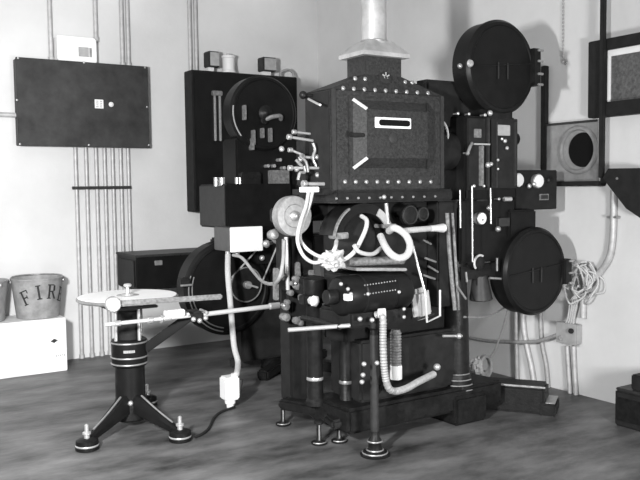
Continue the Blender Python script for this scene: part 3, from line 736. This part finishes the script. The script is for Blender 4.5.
MB().cyl(P(288, 330, y=-2.60), P(350, 325.5, y=-2.69), .0085).build('cross_rod', 'nickel', pa)
p_ = P(340, 327, y=-2.68); MB().cyl(p_, (p_.x, -2.40, p_.z), .012).build('cross_rod_stud', 'iron', pa)
# ribbed spring cylinder and grey canister
q0, q1 = P(395, 333, y=-2.62), P(396, 379, y=-2.62)
sp_ = MB().lathe([(.02, 0)]+[(.021 if k % 2 else .025, .05+k*.006) for k in range(26)]+[(.018, .21)], (q1.x, -2.62, q1.z), Z, 20).build('dash_pot', 'dust', pa)
MB().lathe([(.024, 0), (.026, .003), (.026, .055), (.022, .06)], (q1.x, -2.62, q1.z), Z, 20).build('dash_pot_cap', 'ivory', sp_)
MB().bar((q1.x, -2.60, q0.z-.01), (q1.x, -2.44, q0.z-.01), .03, .03, .004).build('dash_pot_arm', 'iron', pa)
c0, c1 = P(419, 288, y=-2.62), P(423, 319, y=-2.62)
cn = MB().bar(c1, c0, .05, .094, .02, up=(1, 0, 0)).build('canister', 'greyl', pa)
MB().bar(c1+(c0-c1).normalized()*.010, c1+(c0-c1).normalized()*.018, .052, .096, .003, up=(1, 0, 0)).build('canister_band', 'greyp', cn)
MB().bar(c0.lerp(c1, .5)+Y*.03, c0.lerp(c1, .5)+Y*.2, .03, .05, .004).build('canister_bracket', 'iron', pa)
MB().tube([P(413, 246, y=-2.64), P(418, 266, y=-2.66), P(425, 292, y=-2.68), P(427, 322, y=-2.68), P(440, 316, y=-2.66), P(440, 290, y=-2.64)], .005, 8, n=4, smooth=False).build('canister_wire', 'bright', cn)
MB().ball(P(437, 367, y=-2.58), .016).build('bright_knob', 'nickel', pa)

# --- right: lens cone, mechanism, magazines
MB().lathe([(.12, 0), (.125, .01), (.115, .03), (.09, .12), (.085, .17)], (x1, YA, 1.26), X, 40).build('lamp_cone', 'matte', pa)
MB().tube([P(441, 120, y=-2.48), P(445.5, 125, y=-2.5), P(448, 134, y=-2.5), P(446.5, 142, y=-2.5), P(442, 150, y=-2.48)], .0055, 8).build('cone_crescent', 'bright', lh)  # bright tube added for the shining crescent at the cone edge
ymh = -2.53
q0, q1 = P(465, 113, y=ymh), P(516, 196, y=ymh)
mech = MB().box((q0.x, ymh, 1.035), (q1.x, -2.33, q0.z-.01), .008).build('mechanism_case', 'black', pa)
def mbx(name, mt, a, b, d=.012, par=None, y0=ymh, bev=.002):
    a_, b_ = P(*a, y=y0), P(*b, y=y0)
    return MB().box((a_.x, y0-d, b_.z), (b_.x, y0+.002, a_.z), bev).build(name, mt, par or mech)
dL = mbx('mechanism_door', 'matte', (467, 118), (484, 190), .012)
dR = mbx('mechanism_door', 'matte', (489, 118), (515, 188), .016)
mbx('door_edge', 'greyp', (485, 117), (487, 190), .02)
mbx('door_edge', 'greyp', (493.5, 122), (495, 188), .02)
mbx('door_edge', 'greyp', (511, 122), (513, 186), .024)
mbx('peep_window', 'greyl', (494.5, 125), (507, 136), .022)
mbx('peep_window', 'dust', (472, 129), (479, 138), .018)
mbx('framing_lever', 'nickel', (470, 143.5), (486, 145.5), .03)
mbx('film_gate', 'dust', (477, 146), (479.5, 186), .03)
mbx('film_gate', 'greyp', (483, 146), (485, 187), .03)
for px, py, r in ((488, 165, .013), (491, 164, .01), (490, 113, .013), (485, 115, .008), (469, 114, .007), (458, 113.5, .007), (505, 141, .01), (507, 148, .009), (502, 139, .007), (498, 160, .007), (498, 169, .006), (468, 153, .008), (499, 199, .007), (474, 186, .008), (484, 186, .007)):
    MB().ball(P(px, py, y=ymh-.028), r).build('glint_knob', 'nickel', mech)  # nickel balls added for glints in the dark mechanism
    q = P(px, py, y=ymh-.02); MB().cyl(q, (q.x, ymh+.01, q.z), r*.5).build('knob_stem', 'steel', mech)
MB().tube([P(467, 155, y=ymh-.03), P(470, 147, y=ymh-.03), P(472, 143, y=ymh-.02)], .007, 8).build('threading_arm', 'steel', mech)
MB().lathe([(.03, 0), (.035, .01), (.035, .06), (.03, .07)], (q1.x, YA-.04, P(520, 140, y=YA).z), X, 24).build('lens_barrel', 'black', mech)
# lower part of the mechanism (sound head) down to the lower magazine
q0, q1b = P(468, 190, y=-2.52), P(540, 300, y=-2.52)
sh = MB().box((q0.x-.03, -2.50, .74), (q1.x+.03, -2.34, 1.04), .01).build('sound_head', 'black', pa)
mbx('sound_head_frame', 'greyp', (476, 196), (486, 201), .01, sh, -2.5)
mbx('sound_head_frame', 'greyp', (496, 195), (508, 199), .02, sh, -2.5)
mbx('sound_head_frame', 'greyp', (496, 218), (507, 226), .02, sh, -2.5)
MB().cyl(P(504, 199, y=-2.53), P(511, 199, y=-2.53), .011).build('sound_head_knob', 'nickel', sh)
MB().ball(P(498, 229, y=-2.52), .014).build('sound_head_knob', 'steel', sh)
gq = P(481.5, 218.5, y=-2.53)
gg = MB().lathe([(.026, -.03), (.029, -.02), (.029, .002), (.025, .005)], gq, -Y, 28).build('gauge', 'steel', pa)
MB().lathe([(.026, .004), (.0255, .0065), (.01, .0075)], gq, -Y, 28).build('gauge_dial', 'ivory', gg)
MB().ball(gq+Vector((0, -.008, -.006)), .004).build('gauge_needle', 'ink', gg)
q = P(489, 208, y=-2.52); MB().lathe([(.002, .016), (.013, 0)], q, -X, 12).build('oil_cup', 'steel', sh)
hk = P(480, 263, y=-2.53)
MB().torus(hk, Y, .036, .0055, 20, 8, a0=math.radians(140), a1=math.radians(300), ref=X).build('film_roller_edge', 'bright', pa)
MB().lathe([(.036, -.09), (.036, 0), (.03, .004)], hk+Y*.006, -Y, 28).build('film_roller', 'iron', pa)
MB().cyl(P(480, 275, y=-2.47), P(481, 300, y=-2.47), .036, .055).build('funnel', 'greyp', pa)
MB().cyl(P(490, 278, y=-2.53), P(505, 279, y=-2.53), .006).build('take_up_lever', 'steel', pa)
MB().ball(P(505, 279, y=-2.53), .016, (1.3, .8, .8)).build('take_up_lever_grip', 'nickel', pa)
for a_, b_ in (((457, 286), (466, 299)), ((497, 258), (497, 271)), ((466, 272), (467, 282))):
    MB().tube([P(*a_, y=-2.55), P(*b_, y=-2.55)], .005, 6, smooth=False).build('small_lever', 'steel', pa)
# magazines
def magazine(name, px, py, r, y=-2.56):
    c = P(px, py, y=y); d = drum(name, c, r, .115, pa)
    return c, d
uc, um = magazine('upper_magazine', 503, 67, .213)
lc, lm = magazine('lower_magazine', 537, 271.5, .211)
for c, d, up in ((uc, um, True), (lc, lm, False)):
    MB().bar(c+Vector((-.19, -.004, -.01)), c+Vector((.185, -.004, .028)), .003, .003, 0, up=(0, -1, 0)).build('door_seam', 'iron', d)
    r = .213 if up else .211
    cl = MB().box(c+Vector((r-.03, -.02, -.075)), c+Vector((r+.022, .05, .10 if up else .05)), .006).build('hinge', 'iron', d)
    for dz in (-.07, -.02, .04, .09):
        if not up and dz > .05: continue
        MB().cyl(c+Vector((r-.005, -.024, dz)), c+Vector((r+.026, -.024, dz)), .006).build('hinge_knuckle', 'steel', cl)
    for dx in (-.03, .03):
        MB().box(c+Vector((dx-.005, -.003, -.055)), c+Vector((dx+.005, .0, .02)), .002).build('sight_slot', 'greyp', d)
MB().lathe([(.016, 0), (.018, .004), (.014, .012), (.004, .016)], P(469.5, 63.5, y=-2.57), -Y, 16).build('latch_knob', 'nickel', um)
MB().ball(P(460, 66, y=-2.53), .012).build('latch_knob', 'steel', um)
MB().cyl((uc.x-.01, -2.50, uc.z-.28), (uc.x-.01, -2.50, uc.z-.16), .045).build('film_valve', 'black', pa)
MB().box((uc.x-.09, -2.55, 1.40), (uc.x+.08, -2.42, 1.47), .008).build('magazine_bracket', 'iron', pa)
MB().box((q1.x-.03, -2.52, lc.z+.05), (lc.x+.04, -2.44, .98), .008).build('magazine_bracket', 'black', pa)
MB().box((-.84, -2.49, lc.z-.02), (lc.x-.05, -2.45, lc.z+.05), .006).build('magazine_stay', 'iron', pa)
MB().box((-.985, -2.43, 1.36), (uc.x-.05, -2.33, 1.585), .015).build('upper_case', 'matte', pa)

# ammeter boxes right of the mechanism
ya2 = -2.45
q0, q1c = P(517, 170, y=ya2), P(557, 209, y=ya2)
mb_ = thing('meter_box', 'black meter box with a round white dial between the mechanism and the wall', 'meter', ((q0.x+q1c.x)/2, ya2, q1c.z))
bxm = MB().box((q0.x-.01, ya2, q1c.z), (q1c.x, ya2+.12, q0.z), .004).build('body', 'matte', mb_)
MB().box((q0.x-.05, ya2+.02, q1c.z-.1), (q0.x+.09, ya2+.1, q1c.z+.05), .004).build('bracket', 'matte', mb_)
q = P(538.5, 181, y=ya2-.02); gd = MB().lathe([(.034, -.02), (.036, 0), (.032, .004)], q, -Y, 28).build('dial_rim', 'steel', mb_)
MB().lathe([(.032, .004), (.03, .008), (.01, .01)], q, -Y, 28).build('dial', 'ivory', gd)
q = P(519, 180, y=ya2-.02); MB().lathe([(.03, -.02), (.033, 0), (.028, .006), (.01, .008)], q, -Y, 28).build('second_dial', 'ivory', mb_)
for px, py in ((529, 186), (534, 184)): MB().ball(P(px, py, y=ya2-.02), .012).build('terminal_nut', 'nickel', mb_)
a_, b_ = P(539, 194, y=ya2), P(548, 200, y=ya2)
MB().box((a_.x, ya2-.006, b_.z), (b_.x, ya2, a_.z), .001).build('name_plate', 'dust', mb_)
MB().box((a_.x+.008, ya2-.008, b_.z+.006), (b_.x-.008, ya2-.006, a_.z-.006), 0).build('plate_centre', 'ink', mb_)
MB().lathe([(.016, 0), (.018, .006), (.01, .012)], P(549, 180, y=ya2), -Y, 16).build('switch_knob', 'iron', mb_)

# ------------------------------------------------------------------ cables on the near projector
rag = MB(); rc = P(333, 260, y=-2.66); rr = random.Random(5)
bmesh.ops.create_icosphere(rag.bm, subdivisions=4, radius=.045, matrix=Matrix.Translation(rc))
from mathutils import noise
for v in rag.bm.verts:
    d = (v.co-rc).normalized(); n_ = noise.noise(d*2.2+Vector((3, 1, 7)))*.5+noise.noise(d*5)*.22
    v.co = rc+Vector((d.x*1.05, d.y*.75, d.z*.85))*.045*(1+n_)
single('cloth_knot', rag, 'cloth', 'crumpled white cloth knot binding the cables below the lamphouse', 'cloth', loc=rc)
ca = [P(308.5, 192, y=-2.565), P(306, 206, y=-2.6), P(300.5, 222, y=-2.63), P(297.5, 240, y=-2.65), P(303, 255, y=-2.66), P(313, 262.5, y=-2.66), P(324, 261, y=-2.66), rc+X*-.02]
cbp = [P(312.5, 192, y=-2.565), P(309, 206, y=-2.59), P(302.5, 224, y=-2.61), P(300, 238, y=-2.62), P(306, 248, y=-2.64), P(316, 255, y=-2.65), P(325, 258, y=-2.66), rc+X*-.02]
single('white_cable', MB().tube(ca, .007, 10), 'cable', 'outer of two white cables looping from the terminal block to the cloth knot', 'cable', 'white cables on the near projector', loc=ca[0])
single('white_cable', MB().tube(cbp, .007, 10), 'cable', 'inner of two white cables looping from the terminal block to the cloth knot', 'cable', 'white cables on the near projector', loc=cbp[0])
cc = [rc+Vector((.02, 0, 0)), P(345, 259, y=-2.66), P(354, 252, y=-2.66), P(361, 240, y=-2.65), P(366, 228, y=-2.64), P(366.5, 220, y=-2.62), P(361.5, 216, y=-2.58)]
single('white_cable', MB().tube(cc, .009, 10), 'cable', 'white cable rising from the cloth knot in an S into the arched yoke', 'cable', 'white cables on the near projector', loc=cc[0])
cc = [P(354, 245, y=-2.68), P(358, 251, y=-2.68), P(366, 254, y=-2.67), P(374, 253.5, y=-2.65), P(381, 248, y=-2.61)]
single('white_cable', MB().tube(cc, .0085, 10), 'cable', 'short white cable curving under the S shaped one beside the arched yoke', 'cable', 'white cables on the near projector', loc=cc[0])
cc = [P(333, 252, y=-2.67), P(335.5, 247, y=-2.67), P(336.5, 241, y=-2.62)]
single('white_cable', MB().tube(cc, .008, 8), 'cable', 'short white cable end sticking up out of the cloth knot', 'cable', 'white cables on the near projector', loc=cc[0])
hp = [P(380.5, 236, y=-2.60), P(385, 246, y=-2.66), P(391, 254, y=-2.7), P(399, 258, y=-2.71), P(407, 255, y=-2.71), P(410, 246, y=-2.70), P(407, 237, y=-2.68), P(401, 231, y=-2.67), P(394, 228, y=-2.65), P(389, 231, y=-2.60)]
single('white_hose', MB().tube(hp, .0150, 12), 'cable', 'thick white hose bent in a wide loop under the lamphouse', 'hose', loc=hp[0])
hp = [P(402, 231, y=-2.64), P(418, 229.5, y=-2.62), P(430, 228.5, y=-2.6)]
hz = thing('hose_pipe', 'straight white hose with a flared end running right to the column', 'hose', hp[0])
MB().tube(hp, .0125, 12).build('hose', 'cable', hz)
e_ = P(430, 228.5, y=-2.6); e2 = P(443, 228, y=-2.56)
MB().lathe([(.0125, 0), (.014, .02), (.014, .04), (.02, (e2-e_).length-.006), (.02, (e2-e_).length)], e_, e2-e_, 20).build('flared_end', 'ivory', hz)
hp = [P(376, 315, y=-2.66), P(381, 314, y=-2.68), P(383, 320, y=-2.70), P(383, 340, y=-2.70), P(384, 365, y=-2.70), P(387, 384, y=-2.70), P(393, 391, y=-2.69), P(405, 389, y=-2.67), P(418, 382, y=-2.64), P(434, 374, y=-2.58)]
fc = thing('flexible_conduit', 'ribbed grey flexible conduit hanging in a J below the motor', 'conduit', hp[1])
MB().tube(hp, .0155, 12, rib=.009).build('hose', 'hose', fc)
MB().cyl(P(378, 313.5, y=-2.67), P(386, 313, y=-2.69), .02).build('elbow', 'ivory', fc)

# ------------------------------------------------------------------ right wall
def wy(px, py, x=0): return P(px, py, x=x)
pw = thing('port_plate', 'light square metal wall plate around a round black projection port', 'port', (0, -2.4, 1.12))
a_, b_ = wy(546.5, 124, -.02), wy(597, 179, -.02)
MB().box((-.02, b_.y, b_.z-.01), (0, a_.y, a_.z), .002).build('plate', 'tinplate', pw)
MB().box((-.028, b_.y, a_.z-.012), (-.02, a_.y, a_.z), .001).build('top_rim', 'greyp', pw)
c_ = wy(577, 150, -.03)
MB().lathe([(.118, 0), (.125, .006), (.118, .014), (.105, .016), (.10, .004)], (-.018, c_.y, c_.z), -X, 48, cap=False).build('port_ring', 'tinplate', pw)
MB().lathe([(.088, 0), (.088, .006)], (-.019, c_.y-.03, c_.z), -X, 40).build('opening', 'hole', pw)
a2, b2 = wy(541, 176, -.05), wy(600, 181, -.05)
single('port_ledge', MB().box((-.06, b2.y, b_.z-.035), (0, a2.y, b_.z-.01), .004), 'matte', 'black ledge running under the light port plate on the right wall', 'ledge', loc=(0, -2.4, b_.z-.03))
# big framed port at the right edge
a_, b_ = wy(588, 42, -.06), wy(590, 118, -.06)
yR = a_.y-.52
pf_ = thing('viewing_port', 'large black framed wired glass port high on the right wall', 'port', (0, (a_.y+yR)/2, b_.z))
zt_, zb_ = a_.z, b_.z
MB().box((-.06, a_.y-.10, zb_), (0, a_.y, zt_), .004).build('frame_stile', 'matte', pf_)
MB().box((-.06, yR, zb_), (0, yR+.08, zt_), .004).build('frame_stile', 'matte', pf_)
MB().box((-.06, yR+.08, zt_-.055), (0, a_.y-.1, zt_), .004).build('frame_rail', 'matte', pf_)
MB().box((-.06, yR+.08, zb_), (0, a_.y-.1, zb_+.07), .004).build('frame_rail', 'matte', pf_)
MB().box((-.04, yR+.08, zt_-.085), (0, a_.y-.1, zt_-.055), .001).build('inner_trim', 'ivory', pf_)
MB().box((-.04, a_.y-.115, zb_+.07), (0, a_.y-.1, zt_-.085), .001).build('inner_trim', 'ivory', pf_)
MB().box((-.03, yR+.08, zb_+.07), (0, a_.y-.115, zt_-.085), .0).build('glass_pane', 'panelglass', pf_)
# shutter rod at the port, slide rail, chain
q0, q1 = wy(602, 20, -.085), wy(598, 178, -.085)
yr = q0.y
sr = thing('shutter_rod', 'black shutter rod hanging from the ceiling across the large port frame', 'rod', (-.075, yr, b_.z))
MB().box((-.088, yr-.012, 1.13), (-.064, yr+.012, 2.9), .003).build('rod', 'matte', sr)
MB().box((-.064, yr-.02, 1.105), (-.02, yr+.02, 1.15), .003).build('end_bracket', 'matte', sr)
q0, q1 = wy(543, 66, -.03), wy(543, 170, -.03)
single('slide_rail', MB().box((-.035, q0.y-.016, q1.z), (0, q0.y+.012, q0.z), .003), 'matte', 'upright black slide rail left of the light port plate on the right wall', 'rail', loc=(0, q0.y, q1.z))
q0, q1 = wy(563, 30, -.012), wy(565, 62, -.012)
chn = thing('pull_chain', 'thin pull chain hanging on the right wall above the port plate', 'chain', (-.012, q0.y, q1.z))
cm = MB(); nn = 60
for k in range(nn):
    z = 2.9-(2.9-q1.z-.012)*k/nn; cm.ball((-.012, q0.y, z), .0055, (1, 1, 1.6), 6)
cm.build('links', 'hose', chn)
MB().torus((-.012, q1.y, q1.z), X, .012, .004, 16, 6).build('ring', 'steel', chn)
# black angled switch box and pipe
pr = [(602.5, 178), (608, 168.5), (640, 168), (640, 218), (626, 208.5)]
pp = [wy(a, b, -.1) for a, b in pr]
sb = thing('angled_switch_box', 'black slant cornered switch box at the right edge of the wall', 'switch box', (0, pp[2].y, pp[3].z))
MB().prism([(-.1, p.y, p.z) for p in pp], (.1, 0, 0)).build('body', 'matte', sb)
MB().lathe([(.007, 0), (.005, .004)], wy(617, 178.5, -.1), -X, 10).build('screw', 'steel', sb)
pts = [wy(613.5, 190, -.02), wy(613.5, 215, -.02), wy(612.5, 240, -.02), wy(609, 258, -.02), wy(600, 272, -.02), wy(590, 282, -.02), wy(584, 292, -.02), wy(583, 318, -.02)]
cp = thing('wall_pipe', 'grey pipe bending down the right wall below the black slant cornered box', 'pipe', pts[4])
MB().tube(pts, .0165, 14).build('pipe', 'conduit', cp)
q = wy(611.5, 217, -.02); MB().box((-.034, q.y-.04, q.z-.006), (0, q.y+.02, q.z+.006), .002).build('pipe_clip', 'steel', cp)
# tangle of loose wire
tw = MB(); r_ = random.Random(11); c0_ = wy(582, 282, -.05)
for k in range(9):
    c = c0_+Vector((r_.uniform(-.02, .02), r_.uniform(-.03, .03), r_.uniform(-.02, .02))); L = []
    ph = r_.uniform(0, 6.28); ea, eb = r_.uniform(.04, .1), r_.uniform(.05, .11)
    for j in range(9):
        a = ph+j*.8; L.append(c+Vector((r_.uniform(-.03, .03), ea*math.cos(a), eb*math.sin(a)+.015*math.cos(3*a))))
    tw.tube(L, .0048, 6, 5)
for k in range(4):
    tw.tube([c0_+Vector((0, .02*k, -.05)), wy(571+k*2, 300, -.04), wy(568+k*2, 318, -.03), wy(564+k*3, 326, -.025)], .0048, 6, 6)
single('wire_tangle', tw, 'cable', 'tangle of pale loose wire on the right wall beside the lower magazine', 'wire', loc=c0_)
a_, b_ = wy(557, 322, -.05), wy(576, 345, -.05)
jw = thing('junction_box', 'small grey junction box low on the right wall below the wire tangle', 'electrical box', (0, (a_.y+b_.y)/2, b_.z))
MB().box((-.05, b_.y, b_.z), (0, a_.y, a_.z), .004).build('body', 'greyl', jw)
MB().box((-.056, b_.y-.003, b_.z-.003), (-.05, a_.y+.003, a_.z+.003), .002).build('cover', 'greyl', jw)
MB().cyl(wy(571, 331, -.056), wy(571, 331, -.07), .014).build('knob', 'rubber', jw)
MB().cyl(wy(561, 338, -.056), wy(561, 338, -.062), .014).build('knockout', 'dust', jw)
def wallpipe(pts, r, lab, mt='conduit'):
    return single('wall_conduit', MB().tube(pts, r, 12), mt, lab, 'conduit', 'conduits low on the right wall', loc=pts[0])
def flo(px, py, x): 
    q = wy(px, py, x); return Vector((x, q.y, 0))
wallpipe([wy(567, 346, -.02), wy(568.5, 370, -.02), flo(570, 392, -.02)], .012, 'left conduit running from the small grey junction box to the floor')
wallpipe([wy(573.5, 346, -.02), wy(574.5, 370, -.02), flo(576, 395, -.02)], .012, 'right conduit running from the small grey junction box to the floor')
wallpipe([wy(524, 300, -.02), wy(523, 318, -.02), wy(525.5, 340, -.02), wy(531, 365, -.02), flo(534, 388, -.02)], .0155, 'bent conduit running down the right wall under the lower magazine')
wallpipe([wy(516, 300, -.02), wy(516, 340, -.02), flo(517, 376, -.02)], .012, 'straight conduit left of the bent one under the lower magazine')
wallpipe([wy(540, 300, -.02), wy(541.5, 340, -.02), wy(546, 365, -.02), flo(548, 388, -.02)], .012, 'conduit right of the bent one under the lower magazine', 'hose')
wallpipe([wy(557, 335, -.046), wy(535, 341.5, -.046), wy(505, 342, -.046), wy(488, 341, -.046), wy(470, 338, -.046)], .010, 'horizontal conduit running left from the small grey junction box', 'hose')
# coil of cable behind the column
kc = P(486, 367, y=-2.22)
kc.z = max(kc.z, .1)
cl_ = MB()
for k in range(3): cl_.torus(kc+Vector((k*.006, k*.012, k*.004)), Vector((.3, -1, .1)), .055-.004*k, .0075, 30, 8)
cl_.tube([kc+Vector((.03, 0, .045)), P(497, 345, y=-2.15), P(505, 320, y=-2.12), P(509, 303, y=-2.12)], .005, 8)
cl_.tube([kc+Vector((-.045, 0, -.03)), kc+Vector((-.03, .02, -.09)), Vector((kc.x-.01, kc.y+.02, .165-.035))], .0075, 8)
single('cable_coil', cl_, 'hose', 'small coil of cable behind the foot of the tapered column', 'cable', loc=kc)
wc = P(477, 366, y=-2.28)
ws = MB(); bmesh.ops.create_icosphere(ws.bm, subdivisions=3, radius=.04, matrix=Matrix.Translation(wc))
for v in ws.bm.verts:
    d = (v.co-wc).normalized(); n_ = noise.noise(d*2.6+Vector((9, 2, 1)))*.5
    v.co = wc+Vector((d.x*.8, d.y*.7, d.z*1.1))*.04*(1+n_)
single('cloth_rag', ws, 'cloth', 'white rag tucked beside the cable coil behind the tapered column', 'cloth', loc=wc)
cbx = [P(448+16, 317, y=-2.5), P(483, 317, y=-2.4), P(495, 313, y=-2.3), P(509, 305, y=-2.2)]
single('thin_cable', MB().tube(cbx, .0055, 8), 'hose', 'thin cable crossing from the tapered column towards the right wall', 'cable', loc=cbx[0])

# dark box at right edge of floor
q = P(614, 425, z=0)
rb = thing('floor_box', 'low dark box with a stepped top on the floor at the right edge', 'box', (q.x+.1, q.y-.12, 0))
zt_ = P(615, 387, y=q.y).z
MB().box((q.x, q.y-.3, 0), (q.x+.24, q.y, zt_-.01), .008).build('body', 'matte', rb)
MB().box((q.x+.004, q.y-.296, zt_-.012), (q.x+.236, q.y-.004, zt_), .003).build('lid', 'greyp', rb)
MB().box((q.x-.004, q.y-.29, .03), (q.x, q.y-.01, zt_-.04), .002).build('side_panel', 'iron', rb)
MB().box((q.x+.02, q.y-.26, zt_), (q.x+.2, q.y-.07, zt_+.07), .006).build('top_block', 'matte', rb)

# ------------------------------------------------------------------ light
def lamp(kind, loc, energy, size=.3, look=None, spot=None):
    ld = bpy.data.lights.new('lamp', kind); ld.energy = energy
    if kind == 'AREA': ld.size = size
    elif kind in ('POINT', 'SPOT'): ld.shadow_soft_size = size
    o = bpy.data.objects.new('lamp', ld); COL.objects.link(o); o.location = loc
    if look is not None: o.rotation_euler = (Vector(look)-Vector(loc)).to_track_quat('-Z', 'Y').to_euler()
    return o
lamp('AREA', (-3.62, -4.02, 1.35), 235, .22, look=(-3.7, 0, .45))
lamp('AREA', (-1.55, -5.1, .75), 68, .35, look=(-.1, -2.1, .05))  # unseen lamp added to brighten the low right wall
lamp('AREA', (-3.2, -6.4, 2.4), 12, 1.6, look=(-1.8, -1.8, .4))  # unseen weak fill lamp added behind the camera
w = bpy.data.worlds.new('world'); scene.world = w; w.use_nodes = True
w.node_tree.nodes['Background'].inputs[0].default_value = (1, 1, 1, 1)
w.node_tree.nodes['Background'].inputs[1].default_value = .12
vs = scene.view_settings
vs.view_transform = 'Standard'; vs.look = 'None'; vs.gamma = 1; vs.use_curve_mapping = False
vs.exposure = 0.0
